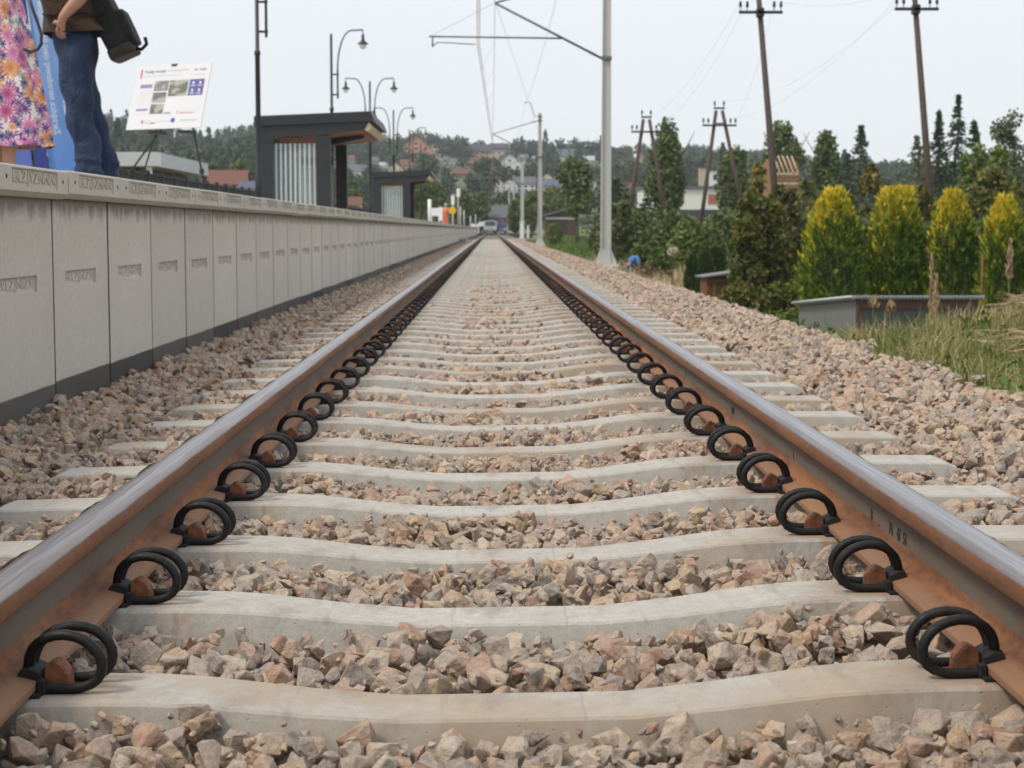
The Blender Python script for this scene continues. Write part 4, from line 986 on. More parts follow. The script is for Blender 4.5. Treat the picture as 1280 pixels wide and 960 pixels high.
shrub(795, 96, 256, 60, 'leaf_dark', 'dark bush behind the first A-frame legs', 3800, .2, 'dark_bush')
shrub(756, 106, 262, 40, 'leaf_grey', 'greyish willow bush beside the brown barn', 3000, .17, 'willow_bush')
shrub(862, 84, 276, 72, 'leaf_mid', 'soft green bush in the middle of the garden', 4000, .15, 'green_bush')
shrub(902, 88, 264, 84, 'leaf_dark', 'dark bush behind the column thujas', 4000, .16, 'dark_bush')
shrub(836, 92, 260, 76, 'leaf_dark', 'dark hedge in front of the white farm building', 3600, .18, 'dark_bush')
shrub(925, 90, 262, 56, 'leaf_dark', 'dark bush beneath the narrow oval tree', 3200, .18, 'dark_bush')
shrub(803, 74, 304, 36, 'leaf_light', 'bright green small shrub at the A-frame pole', 2200, .12, 'green_shrub')
shrub(826, 72, 306, 40, 'leaf_mid', 'young green tree behind the two gardeners', 2000, .12, 'green_shrub')
shrub(955, 62, 325, 40, 'leaf_mid', 'mid green shrub right of the hut', 2200, .1, 'green_shrub')
shrub(694, 150, 277, 22, 'leaf_mid', 'weedy scrub at the brown barn', 1500, .14, 'green_shrub')
# cream flower head
fp = at(840, 315, 63); fl = empty('hydrangea_plant', (fp.x, 63, G(fp.x, 63)), 0, 'cream round flower head rising over the column thujas', 'flower')
link('stem', trunk_mesh(fp.z - G(fp.x, 63), .03, .012, 3, rt), fl, MAT['bark']); link('flower_head', crown_mesh('flower_head', [(0, 0, fp.z - G(fp.x, 63), .15), (.08, 0, fp.z - G(fp.x, 63) + .05, .11)], 260, .10, .08, rt), fl, plain('cream_petals', (.62, .56, .43), .7))
# distant trees left of the line and beyond the platform
for px, Y, tp, w_, mt, lab in ((498, 190, 222, 30, 'leaf_mid', 'olive green tree beside the second shelter'), (520, 180, 214, 36, 'leaf_mid', 'olive green tree just beyond the second shelter roof'), (545, 200, 222, 32, 'leaf_mid', 'olive green tree behind the white notice boards'), (578, 240, 238, 34, 'leaf_dark', 'dark round tree behind the orange vested worker'), (600, 260, 240, 26, 'leaf_dark', 'dark tree standing left of the red brick building'),
                           (444, 215, 214, 16, 'leaf_dark', 'small dark upright tree by the red roofed house'), (432, 220, 224, 14, 'leaf_dark', 'smaller dark tree left of the upright one'), (664, 225, 236, 26, 'leaf_mid', 'green tree between the second and third masts'), (690, 235, 232, 34, 'leaf_mid', 'green tree behind the barn roof'), (645, 240, 246, 22, 'leaf_dark', 'dark tree behind the fourth mast'),
                           (208, 170, 205, 34, 'leaf_mid', 'round green tree beyond the black fence'), (195, 190, 190, 40, 'leaf_dark', 'dark tree beside the grey canopy building'), (330, 190, 196, 34, 'leaf_mid', 'green tree left of the first shelter'), (300, 200, 196, 40, 'leaf_mid', 'rounded green tree behind the red tiled roof'), (262, 210, 200, 40, 'leaf_dark', 'dark green tree behind the easel leg'), (405, 230, 232, 26, 'leaf_mid', 'green tree seen through the first shelter opening')):
    tree(px, Y, tp, w_, mt, lab, 1500, .12, leaf=.34, limbs=3)

# forest and scattered trees on the hillside
def small_tree(n, seed, conifer=False):
    r = np.random.default_rng(seed)
    if conifer:
        t = r.random(n) ** .8; a = r.uniform(0, 6.28, n); rr = .24 * (1 - t) ** .8 * (.4 + .6 * r.random(n)); C = np.stack([rr * np.cos(a), rr * np.sin(a), .03 + .97 * t - rr * .25], 1); D = np.stack([np.cos(a), np.sin(a), -.5 + 0 * a], 1) + r.normal(size=(n, 3)) * .3
        return leaf_quads(C, D, .13, .07, r) + (r.random(n) * .55,)
    bl = [(r.normal() * .15, r.normal() * .15, .30 + .5 * r.random(), r.uniform(.15, .26)) for _i in range(9)]
    k = r.integers(0, 9, n); B = np.array(bl)[k]; u = unit(r, n); C = B[:, :3] + u * (B[:, 3] * (.5 + .5 * r.random(n)))[:, None]
    v, f = leaf_quads(C, u + unit(r, n), .14, .11, r); tb = r.random(9)[k]
    return v, f, .2 + .4 * tb + .4 * r.random(n)
ST = [small_tree(190, 100 + i) for i in range(6)] + [small_tree(150, 200 + i, True) for i in range(3)]
stm = [np_mesh('hill_tree', v, f, 4, t) for v, f, t in ST]
for m in stm: m.materials.append(MAT['hill_leaf'])
HOUSES = []   # filled below: (px0, px1, py0, py1) windows kept free of trees
# ------------------------------------------------------------------ houses
def hmat(k, c): 
    if k not in MAT: MAT[k] = plain(k, c, .8, 0, .08, .6)
    return MAT[k]
WALL = dict(white=(.70, .69, .66), cream=(.68, .60, .42), orange=(.52, .25, .15), pink=(.48, .30, .26), brick=(.33, .13, .09), wood=(.34, .19, .10), grey=(.42, .42, .42), tan=(.48, .40, .31))
ROOF = dict(grey=(.12, .125, .145), dark=(.055, .055, .065), red=(.17, .08, .06), brown=(.15, .075, .055), blue=(.10, .12, .17), light=(.42, .44, .47))
def house(px, py, wpx, wall, roof, label, Y=None, ridge='x', storeys=1.6, ratio=.8, wins=3, rz=0.0, chim=True, cat='house', name='house', extra=0):
    """A house whose front foot shows at (px, py); ridge 'x' along the picture, 'y' gable to the viewer."""
    p = at(px, py, Y) if Y else hill_hit(px, py)
    Y = p.y; g = G(p.x, Y) if Y < 300 else float(hill_z(p.x, Y)); base = min(p.z, g)
    W = wpx / ppm(Y); D = W * ratio; h = p.z - base + (W * .19 * storeys); w2 = W / 2; rh = (D if ridge == 'x' else W) * .40; ov = W * .05
    t = empty(name, (p.x, Y, base), rz, label, cat)
    wm = hmat('wall_' + wall, WALL[wall]); rm = hmat('roof_' + roof, ROOF[roof]); m = MB()
    if ridge == 'x':
        m.prism([(0, -.5), (D, -.5), (D, h), (D / 2, h + rh), (0, h)], 'x', -w2, w2); m.build('wall', wm, t)
        r_ = MB(); k = rh / (D / 2)
        for s in (0, 1):
            y0, y1 = (-ov, D / 2) if s == 0 else (D + ov, D / 2); z0 = h - ov * k
            r_.prism([(y0, z0), (y1, h + rh), (y1, h + rh + W * .025), (y0, z0 + W * .025)], 'x', -w2 - ov, w2 + ov)
    else:
        m.prism([(-w2, -.5), (w2, -.5), (w2, h), (0, h + rh), (-w2, h)], 'y', 0, D); m.build('wall', wm, t)
        r_ = MB(); k = rh / w2
        for s in (-1, 1): r_.prism([(s * (w2 + ov), h - ov * k), (0, h + rh), (0, h + rh + W * .03), (s * (w2 + ov), h - ov * k + W * .03)], 'y', -ov, D + ov)
    ro = r_.build('roof', rm, t)
    if wall == 'brick': MB().box(-w2 - .05, w2 + .05, -.09, D + .05, -.5, 1.15).build('plinth', MAT['foundation'], t)
    if chim: MB().box(w2 * .3, w2 * .3 + W * .06, D / 2 - W * .03, D / 2 + W * .03, h + rh * .6, h + rh * 1.25).build('chimney', hmat('wall_brick', WALL['brick']), ro)
    zb = p.z - base
    n = max(1, wins); ww = W / (n * 2.4)
    for fl in range(max(1, round(storeys))):
        z0 = zb + W * .19 * fl + W * .05; z1 = z0 + W * .10
        if z1 > h - .1: break
        for i in range(n):
            x = -w2 + W * (i + .5) / n
            f = MB().box(x - ww / 2 - .06, x + ww / 2 + .06, -.07, .02, z0 - .06, z1 + .06).build('window', MAT['white_paint'], t); MB().box(x - ww / 2, x + ww / 2, -.085, -.072, z0, z1).build('pane', MAT['win'], f)
    if ridge == 'y':
        z0 = h + rh * .12; f = MB().box(-ww / 2, ww / 2, -.07, .02, z0, z0 + W * .11).build('window', MAT['white_paint'], t); MB().box(-ww / 2 + .07, ww / 2 - .07, -.085, -.072, z0 + .07, z0 + W * .11 - .07).build('pane', MAT['win'], f)
    hp = 287 + (0.505 - (h + rh + base)) / Y * FPX
    HOUSES.append((px - wpx * .62, px + wpx * .62, hp - 2, py + 5, Y)); return t
house(520, 196, 34, 'orange', 'blue', 'large orange house with dark blue roof on the hilltop', ridge='y', storeys=2)
house(541, 194, 18, 'pink', 'brown', 'pinkish house adjoining the large orange one', ridge='y', storeys=2)
house(494, 217, 17, 'cream', 'brown', 'cream gabled house with red brown roof above the second shelter', ridge='y', storeys=2)
house(481, 211, 13, 'white', 'light', 'small white house left of the cream gable', ridge='x')
house(512, 213, 22, 'tan', 'brown', 'tan house with pinkish brown roof beside the cream gable')
house(446, 220, 22, 'white', 'grey', 'white house with grey roof at the green field')
house(466, 206, 16, 'grey', 'grey', 'grey house behind the curved lamp post')
house(401, 204, 16, 'tan', 'brown', 'tan house seen through the shelter opening')
house(600, 199, 26, 'orange', 'dark', 'wide orange house with dark roof behind the contact wires', storeys=2, wins=4)
house(624, 193, 22, 'tan', 'dark', 'tan house with dark roof right of the orange one')
house(576, 223, 20, 'wood', 'brown', 'orange wooden house with low brown roof on the slope')
house(590, 211, 16, 'pink', 'brown', 'pink house with steep roof above the green meadow', ridge='y', storeys=2)
house(569, 206, 12, 'white', 'grey', 'small white house among trees on the slope')
house(553, 204, 14, 'tan', 'grey', 'small tan house on the upper slope')
house(637, 212, 30, 'white', 'grey', 'white steep gabled house with broad grey roof', ridge='y', storeys=1.4, ratio=1.3)
house(652, 203, 16, 'cream', 'grey', 'cream house behind the white steep gable')
house(622, 240, 20, 'white', 'grey', 'white row house at the row start, above the red brick building', ridge='y', storeys=2.4)
house(637, 241, 20, 'white', 'blue', 'white row house second along, grey blue roof', ridge='y', storeys=2.4)
house(657, 240, 24, 'white', 'grey', 'white row house behind the third mast', ridge='x', storeys=2.4)
house(686, 243, 26, 'white', 'blue', 'white house with blue grey roof above the barn', ridge='x', storeys=2.2)
house(684, 228, 14, 'cream', 'blue', 'small cream house with blue roof above the white one', ridge='y', storeys=2)
house(701, 232, 18, 'white', 'blue', 'white house with blue roof left of the dark bushy tree', ridge='y', storeys=2)
house(708, 202, 24, 'cream', 'blue', 'cream house with wide blue roof on the crest', storeys=1.6)
house(735, 205, 16, 'tan', 'light', 'tan house near the crest beside the tall mast')
house(746, 236, 16, 'white', 'grey', 'white house peeping beside the tall mast', ridge='y', storeys=2)
house(786, 240, 18, 'white', 'brown', 'white house with brown roof between mast and A-frame', ridge='x')
house(813, 226, 18, 'cream', 'brown', 'cream timbered house left of the tall oval tree', ridge='y', storeys=2)
house(777, 206, 12, 'tan', 'brown', 'tan house on the far crest beyond the mast')
house(868, 236, 16, 'grey', 'grey', 'grey house left of the chimney tower', ridge='y', storeys=2)
rhh = np.random.default_rng(9)
COMBO = [(a, b_) for a in ('white', 'cream', 'tan', 'orange', 'grey') for b_ in ('grey', 'dark', 'brown', 'blue', 'red', 'light')]; random.shuffle(COMBO)
for _t in range(400):
    if len(HOUSES) > 62: break
    px, py = rhh.uniform(385, 850), rhh.uniform(196, 262); wpx = rhh.uniform(8, 15)
    if any(a - 2 < px + wpx * .6 and px - wpx * .6 < b_ + 2 and c - 2 < py and py - 14 < d for (a, b_, c, d, hy) in HOUSES): continue
    if not COMBO: break
    wl, rf_ = COMBO.pop()
    h_ = house(px, py, wpx, wl, rf_, f'small {wl} house with {rf_} roof among the hillside trees', ridge=str(rhh.choice(['x', 'y'])), storeys=rhh.uniform(1.2, 2.2), wins=2); h_['group'] = 'small houses scattered on the hillside'
# nearer buildings
house(436, 262, 30, 'cream', 'brown', 'low house with big red brown roof seen under the shelter', Y=170, ridge='x', storeys=1, wins=2)
house(283, 236, 46, 'tan', 'red', 'low building with orange red tiled roof beyond the black fence', Y=120, storeys=.7, wins=3, ratio=.9)
house(312, 238, 26, 'grey', 'blue', 'low building with blue grey roof beside the red tiled one', Y=112, storeys=.6, wins=2)
house(620, 290, 44, 'brick', 'grey', 'red brick building at the end of the track', Y=262, storeys=2.2, wins=4)
house(662, 288, 24, 'brick', 'brown', 'smaller red brick building behind the far masts', Y=275, storeys=2.2, wins=2)
house(594, 289, 10, 'white', 'light', 'narrow white building left of the red brick one', Y=250, storeys=3, wins=1, chim=False)

# brown barn
MAT['barn'] = wood('barn_boards', (.055, .03, .02), (.10, .055, .035), 5, (10, 10, 1))
bp = at(702, 286, 205); b = empty('barn', (bp.x, 205, G(bp.x, 205)), R(0), 'brown wooden barn with sloping grey roof beside the track', 'barn')
zt = at(702, 262, 205).z - b.location.z; MB().box(-1.9, 1.9, 0, 3, -.3, zt - .3).build('wall', MAT['barn'], b); MB().prism([(-2.15, zt - .75), (-2.15, zt - .6), (2.1, zt + .55), (2.1, zt + .4)], 'y', -.5, 3.4).build('roof', plain('weathered_roof_felt', (.20, .18, .165), .9), b)
MB().prism([(-1.9, zt - .302), (1.9, zt - .302), (1.9, zt + .3), (-1.9, zt - .6)], 'y', .02, 2.9).build('gable_boards', MAT['barn'], b)
MB().box(-1.88, 1.88, -.03, 0.0, zt - 1.15, zt - .9).build('pale_lintel', MAT['grey_paint'], b); MB().box(-.9, .6, -.04, -.0, 0, zt - 1.2).build('door', plain('barn_door', (.05, .03, .025), .8), b)

# white farm building with a tower
fp = at(858, 262, 170); f = empty('farm_building', (fp.x, 170, G(fp.x, 170)), 0, 'long low white farm building with brick chimney and white upper block', 'building')
def fx(px, py, Y=170): p = at(px, py, Y); return p.x - f.location.x, p.z - f.location.z
x0, z1 = fx(803, 236); x1, z0 = fx(916, 262)
MB().box(x0, x1, 0, 6, z0, z1).build('wall', hmat('wall_white', WALL['white']), f); MB().box(x0 - .02, x1 + .02, -.03, 6.03, -.5, z0 - .002).build('plinth', hmat('roof_dark', ROOF['dark']), f); MB().box(x0 - .2, x1 + .2, -.25, 6.2, z1 + .002, z1 + .28).build('roof', hmat('roof_grey', ROOF['grey']), f)
xa, za = fx(885, 255); xb, zb_ = fx(913, 243); MB().box(xa, xb, -.06, .0, za, zb_).build('panel_door', hmat('wall_brick', WALL['brick']), f)
xa, za = fx(888, 234); xb, zb_ = fx(901, 213); MB().box(xa, xb, 1, 3, z1 + .285, zb_).build('upper_block', hmat('wall_white', WALL['white']), f); MB().box((xa + xb) / 2 - .1, xb - .25, .97, 1.0, zb_ - .9, zb_ - .35).build('window', MAT['win'], f); MB().box(xa - .05, xb + .05, .9, 3.1, zb_ + .002, zb_ + .1).build('block_roof', hmat('roof_grey', ROOF['grey']), f)
xa, za = fx(876, 234); xb, zb_ = fx(886.5, 209); MB().box(xa, xb, 1.2, 2, z1 + .285, zb_).build('chimney', hmat('wall_tan', WALL['tan']), f); MB().box(xa - .08, xb + .08, 1.1, 2.1, zb_ + .002, zb_ + .16).build('chimney_cap', hmat('roof_dark', ROOF['dark']), f)

# log house under construction
lp = at(985, 240, 122); lg = empty('log_house', (lp.x, 122, G(lp.x, 122)), R(14), 'unfinished log house with bare slanting rafters above the bushes', 'house')
zt = at(985, 214, 122).z - lg.location.z; zr = at(985, 198, 122).z - lg.location.z
for k in range(int((zt + .2) / .22)):
    z = -.2 + k * .22
    MB().box(-1.15, .75, -.06 + .02 * (k % 2), .06, z, z + .19, .02).build('log', MAT['plank'] if k % 3 else MAT['pale_wood'], lg)
MB().prism([(0, -.3), (2.4, -.3), (2.4, zt), (1.2, zr + .15), (0, zt)], 'x', .76, .86).build('gable_wall', hmat('wall_brick', WALL['brick']), lg); MB().box(.862, .88, .9, 1.5, zt - .7, zt - .1).build('gable_window', MAT['win'], lg)
MB().prism([(0, -.3), (2.4, -.3), (2.4, zt), (1.2, zr), (0, zt)], 'x', -1.15, -1.05).build('gable_wall', MAT['plank'], lg)
for k in range(6):
    x = -1.05 + k * .34; MB().tube([(x, -.18, zt - .12), (x + .10, 1.2, zr + .22)], .045, 6).build('rafter', MAT['pale_wood'], lg)
for k in range(4):
    t_ = .2 + k * .2; MB().box(-1.1, .8, 1.38 * t_ - .20, 1.38 * t_ - .12, zt - .08 + (zr + .3 - zt) * t_, zt - .03 + (zr + .3 - zt) * t_).build('batten', MAT['plank'], lg)

# small hut, grey sheet shed, grey canopy building
hp = at(902, 372, 47); hu = empty('garden_hut', (hp.x, 47, G(hp.x, 47)), R(8), 'small brown wooden hut with a grey sloping roof beside the thujas', 'hut')
zt = at(902, 345, 47).z - hu.location.z
MB().box(-.42, .42, 0, .7, -.2, zt - .02).build('wall', MAT['dark_wood'], hu); MB().prism([(-.52, zt - .04), (.52, zt + .10), (.52, zt + .14), (-.52, zt - .0)], 'y', -.14, .85).build('roof', plain('grey_roof_felt', (.22, .23, .24), .85), hu)
for k in range(6): MB().box(-.40 + k * .137, -.29 + k * .137, -.022, -.002, -.1, zt - .2).build('plank', MAT['plank'] if k % 2 else MAT['dark_wood'], hu)
MB().box(-.42, .42, -.05, -.004, zt - .19, zt - .07).build('lintel', MAT['dark_wood'], hu)

sc_ = at(1072, 372, 25); sg = G(sc_.x, 25); shd = empty('sheet_metal_shed', (sc_.x, 25, sg), 0, 'low grey sheet metal shed with corrugated roof edge behind the grass bank', 'shed')
zt = sc_.z - sg; W_ = at(1222, 368, 25).x - sc_.x; far_ = at(998, 380, 29.5); dx = far_.x - sc_.x; dz = far_.z - sc_.z
sheet = plain('grey_sheet_metal', (.22, .225, .235), .5, .2, .1, 3); dsheet = plain('dark_grey_sheet', (.05, .055, .06), .55, .2, .1, 3); rustb = plain('rust_brown_fascia', (.085, .038, .028), .75)
MB().box(.0, W_, -.012, .012, -.2, zt - .16).build('front_wall', dsheet, shd); MB().box(.0, W_, -.03, .008, zt - .158, zt - .035).build('fascia', rustb, shd)
for k in range(2):
    a, b_ = k * .5, k * .5 + .495; A = (dx * a, 4.5 * a); B = (dx * b_, 4.5 * b_); m = MB()
    m.prism([(A[0], A[1]), (B[0], B[1]), (B[0] + .02, B[1] + .01), (A[0] + .02, A[1] + .01)], 'z', -.2, 0)
    bm_ = m.bm
    for v in bm_.verts:
        if v.co.z > -.1: v.co.z = zt - .03 + dz * (v.co.y / 4.5)
    m.build('side_sheet', sheet, shd)
MB().box(-.02, .03, -.035, .02, -.2, zt - .01).build('corner_post', rustb, shd); MB().box(W_ - .03, W_ + .02, -.035, .02, -.2, zt - .16).build('corner_post', rustb, shd)
rm_ = MB(); n = 40; top = []; bot = []
for i in range(n * 2 + 1):
    x = -.08 + (W_ + .16) * i / (n * 2); z = .032 * math.cos(i * math.pi / 1.0 * .5 * 2)
    top.append((x, z))
rb = rm_.bm; rowsA = [rb.verts.new((x, -.10, zt + .005 + z)) for x, z in top]; rowsB = [rb.verts.new((x + dx * 1.02, 4.6, zt + dz + .005 + z)) for x, z in top]
for i in range(len(top) - 1): rb.faces.new((rowsA[i], rowsA[i + 1], rowsB[i + 1], rowsB[i]))
bmesh.ops.solidify(rb, geom=rb.faces[:], thickness=.012); rm_.build('corrugated_roof', plain('pale_corrugated_sheet', (.50, .52, .53), .5, .2), shd)
MB().tube([(-.09, -.05, zt + .015), (dx * 1.02 - .09, 4.6, zt + dz + .015)], .022, 6).build('roof_edge_trim', MAT['grey_paint'], shd)

cp = at(168, 213, 62); cbd = empty('canopy_building', (cp.x, 62, -.3), 0, 'pale grey canopy building with a deep fascia behind the platform fence', 'building')
def cx(px, py): p = at(px, py, 62); return p.x - cbd.location.x, p.z + .3
x1, zt = cx(197, 190); _q, zb2 = cx(197, 208)
MB().box(-9, x1, 0, 11, zb2, zt).build('fascia', MAT['grey_paint'], cbd); MB().box(-9, x1 - .8, .8, 10.5, 0, zb2 - .003).build('wall', hmat('roof_brown', ROOF['brown']), cbd)
for x in (x1 - .35, x1 - 2.6, x1 - 5): MB().box(x - .09, x + .09, .15, .33, 0, zb2 - .003).build('post', MAT['white_paint'], cbd)
for k in range(5):
    x = -8.5 + k * 1.9; MB().box(x, x + 1.85, -.02, -.003, zb2 + .02, zt - .02).build('fascia_panel', MAT['grey_paint'], cbd)

# the other hillside trees, now that the houses stand
rh_ = np.random.default_rng(77); big = []
FIELDS = [(395, 445, 205, 226), (585, 665, 212, 224), (205, 262, 196, 216), (560, 600, 232, 242)]
tries = 0
while len(big) < 1700 and tries < 9000:
    tries += 1; Y = 330 + 700 * rh_.random() ** .8; px = rh_.uniform(-260, 1480); x = (px - 614) / FPX * Y - .04; z = float(hill_z(x, Y)); py = 287 + (.505 - z) / Y * FPX
    conif = rh_.random() < (.22 if px < 380 else .04); hgt = rh_.uniform(6, 12.5) * (1.25 if conif else 1)
    dens = 1.0 if px < 390 or px > 860 else .93
    if rh_.random() > dens and py > 205: continue
    ph = hgt / Y * FPX; pw = ph * .36; bad = False
    for (a, b_, c, d, hy) in HOUSES:
        if a < px + pw * .5 and px - pw * .5 < b_ and c < py and py - ph < d and Y < hy + 9: bad = True; break
    for (a, b_, c, d) in FIELDS:
        if a < px < b_ and c < py < d: bad = True
    if bad: continue
    big.append((x, Y, z, hgt, int(rh_.integers(6, 9)) if conif else int(rh_.integers(0, 6)), rh_.uniform(0, 6.28), px, py))
def clear_of(px, py, ph, pw, Y, infield=True):
    for (a, b_, c, d, hy) in HOUSES:
        m_ = (a + b_) / 2; hw = (b_ - a) * .36
        if abs(px - m_) < hw + pw * .22 and c < py and py - ph < c + (d - c) * .55 and Y < hy + 9: return False
    for (a, b_, c, d) in FIELDS:
        if a < px < b_ and c < py < d and rh_.random() < .8: return False
    return True
town = []
for _t in range(3200):
    px, py = rh_.uniform(380, 960), rh_.uniform(192, 286); p = hill_hit(px, py); Y = p.y; hgt = rh_.uniform(4.5, 10); ph = hgt / Y * FPX
    if Y > 1040 or not clear_of(px, py, ph, ph * .6, Y): continue
    cf = rh_.random() < .07; q = (p.x, Y, float(hill_z(p.x, Y)), hgt, int(rh_.integers(6, 9)) if cf else int(rh_.integers(0, 6)), rh_.uniform(0, 6.28), px, py); town.append(q); big.append(q)
print('town trees', len(town))
vis = [b_ for b_ in town if 196 < b_[7] < 255 and 385 < b_[6] < 800][:240]; vs = set(id(q) for q in vis)
V, F, T = [], [], []; b0 = 0
for q in big:
    x, Y, z, hgt, k, a, _p, _q2 = q
    if id(q) in vs:
        o = bpy.data.objects.new('hill_conifer' if k > 5 else 'hill_tree', stm[k]); col.objects.link(o); o.location = (x, Y, z - .3); o.scale = (hgt,) * 3; o.rotation_euler = (0, 0, a)
        tag(o, 'dark pointed conifer among the houses on the distant hillside' if k > 5 else 'round leafy tree among the houses on the distant hillside', 'tree', 'conifers on the town hillside' if k > 5 else 'leafy trees on the town hillside')
    else:
        v, f, t = ST[k]; c_, s_ = math.cos(a), math.sin(a); M3 = np.array([[c_, -s_, 0], [s_, c_, 0], [0, 0, 1]])
        V.append(v @ M3.T * hgt + np.array([x, Y, z - .3])); F.append(f + b0); T.append(t); b0 += len(v)
o = link('hillside_woods', np_mesh('hillside_woods', np.concatenate(V), np.concatenate(F), 4, np.concatenate(T)), None, MAT['hill_leaf']); tag(o, 'mass of distant woodland covering the hillside', 'woods', kind='stuff')
# ------------------------------------------------------------------ people
SKIN = M_('skin', (.46, .25, .17), .55); SKIN.set('Base Color', SKIN.mix(SKIN.noise(14, 4), (.40, .21, .14), (.52, .29, .20))); MAT['skin'] = SKIN.m
def skinned(name, J, E, mat, parent, sub=2, root='pelvis'):
    """Grow one continuous surface over a skeleton: J name -> (x, y, z, rx, ry), E pairs of names."""
    names = list(J); names.remove(root); names = [root] + names; idx = {n: i for i, n in enumerate(names)}
    me = bpy.data.meshes.new(name); me.from_pydata([J[n][:3] for n in names], [(idx[a], idx[b]) for a, b in E], [])
    o = bpy.data.objects.new(name, me); col.objects.link(o)
    sm = o.modifiers.new('s', 'SKIN'); sm.use_smooth_shade = True; sm.branch_smoothing = .4
    for n, i in idx.items():
        v = me.skin_vertices[0].data[i]; v.radius = (J[n][3], J[n][4] if len(J[n]) > 4 else J[n][3]); v.use_root = (i == 0)
    ss = o.modifiers.new('u', 'SUBSURF'); ss.levels = sub; ss.render_levels = sub
    bpy.context.view_layer.update(); nm = bpy.data.meshes.new_from_object(o.evaluated_get(bpy.context.evaluated_depsgraph_get()))
    bpy.data.objects.remove(o); bpy.data.meshes.remove(me)
    for p in nm.polygons: p.use_smooth = True
    return link(name, nm, parent, mat)
def hand(J, E, pre, wrist, d, side, palmn):
    """Palm, five bent fingers and a thumb added to the skeleton; d points from the wrist along the hand."""
    w_ = Vector(wrist); d = Vector(d).normalized(); s = Vector(side).normalized(); n = d.cross(s)
    J[pre + 'palm'] = (*(w_ + d * .055), .030, .016); E.append((pre + 'wrist', pre + 'palm'))
    for k, (off, ln) in enumerate(((-.027, .070), (-.009, .080), (.009, .075), (.026, .058))):
        a = w_ + d * .095 + s * off; b = a + d * ln * .5 - n * .012; c = b + d * ln * .38 - n * .028
        for q, p, r_ in (('a', a, .0095), ('b', b, .0085), ('c', c, .0075)): J[f'{pre}f{k}{q}'] = (*p, r_, r_)
        E += [(pre + 'palm', f'{pre}f{k}a'), (f'{pre}f{k}a', f'{pre}f{k}b'), (f'{pre}f{k}b', f'{pre}f{k}c')]
    a = w_ + d * .04 - s * .036; b = a + d * .032 - s * .016 - n * .01; J[pre + 'ta'] = (*a, .012, .012); J[pre + 'tb'] = (*b, .009, .009); E += [(pre + 'palm', pre + 'ta'), (pre + 'ta', pre + 'tb')]
def head(parent, c, face, hairmat, long=False):
    """Head details on the body's head ball: face looks along `face` (unit, horizontal)."""
    f = Vector(face).normalized(); s = Vector((0, 0, 1)).cross(f); c = Vector(c)
    m = MB()
    for sg in (-1, 1):
        m.lathe([(.001, -.010), (.010, -.005), (.0115, 0), (.010, .005), (.001, .010)], c + f * .088 + s * sg * .032 + Vector((0, 0, .005)), 8)
    m.build('eyes', plain('eye_dark', (.05, .04, .04), .2), parent)
    n_ = MB().tube([c + f * .094 + Vector((0, 0, .008)), c + f * .110 + Vector((0, 0, -.018)), c + f * .116 + Vector((0, 0, -.030)), c + f * .095 + Vector((0, 0, -.038))], [.009, .012, .015, .008], 8).build('nose', MAT['skin'], parent)
    MB().tube([c + f * .092 + s * .024 + Vector((0, 0, -.062)), c + f * .101 + Vector((0, 0, -.060)), c + f * .092 - s * .024 + Vector((0, 0, -.062))], .007, 6).build('mouth', plain('lips', (.40, .16, .13), .5), parent)
    for sg in (-1, 1): MB().tube([c + s * sg * .082 + Vector((0, 0, .028)), c + s * sg * .095 - f * .012 + Vector((0, 0, .015)), c + s * sg * .092 - f * .008 + Vector((0, 0, -.012)), c + s * sg * .08 + Vector((0, 0, -.03))], [.008, .012, .012, .007], 6).build('ear', MAT['skin'], parent)
    bl = [(*(c - f * .02 + Vector((0, 0, .045))), .098)] + ([(*(c - f * .06 + Vector((0, 0, -.06 * k))), .07) for k in range(4)] if long else [(*(c - f * .05 + Vector((0, 0, .0))), .075)])
    link('hair', crown_mesh('hair', bl, 1400, .05, .016, rt, .85), parent, hairmat)

# man in a brown T-shirt, facing the far side of the platform
mo = at(118, 230, 11); man = empty('person', (mo.x, 11, PZ), R(6), 'standing person in brown shirt and navy trousers, hand in pocket', 'person')
q = M_('navy_trousers', (.035, .055, .12), .85); n1 = q.noise(7, 4, .6, scale=(1.6, 1.6, .7), dist=1.2); n2 = q.noise(220, 2)
q.set('Base Color', q.mix(q.mr(n1, .35, .7), (.014, .027, .068), (.030, .053, .118))); q.bump(q.math('ADD', q.math('MULTIPLY', n1, 1.0), q.math('MULTIPLY', n2, .04)), .9, .05); MAT['trousers'] = q.m
q = M_('brown_shirt', (.04, .022, .014), .9); n1 = q.noise(6, 4, .6, scale=(1, 1, 1.4), dist=1); q.set('Base Color', q.mix(n1, (.028, .016, .010), (.060, .034, .022))); q.bump(n1, .8, .04); MAT['shirt'] = q.m
J = {'pelvis': (-.09, 0, .95, .10, .115), 'belly': (-.095, 0, 1.12, .11, .13), 'chest': (-.06, 0, 1.34, .13, .17), 'neck': (-.03, 0, 1.50, .055, .055), 'jaw': (-.075, 0, 1.58, .068, .062), 'head': (-.055, 0, 1.67, .098, .085), 'crown': (-.04, 0, 1.725, .075, .07)}
E = [('pelvis', 'belly'), ('belly', 'chest'), ('chest', 'neck'), ('neck', 'jaw'), ('jaw', 'head'), ('head', 'crown')]
for s, nm, kx, ax in ((-1, 'L', -.062, -.02), (1, 'R', -.03, .06)):
    J.update({nm + 'hip': (-.085, s * .095, .86, .085), nm + 'knee': (kx, s * .10, .50, .058), nm + 'calf': ((kx + ax) / 2 + .015, s * .10, .34, .055), nm + 'ankle': (ax, s * .105, .09, .036), nm + 'toe': (ax - .14, s * .12, .03, .03)})
    E += [('pelvis', nm + 'hip'), (nm + 'hip', nm + 'knee'), (nm + 'knee', nm + 'calf'), (nm + 'calf', nm + 'ankle'), (nm + 'ankle', nm + 'toe')]
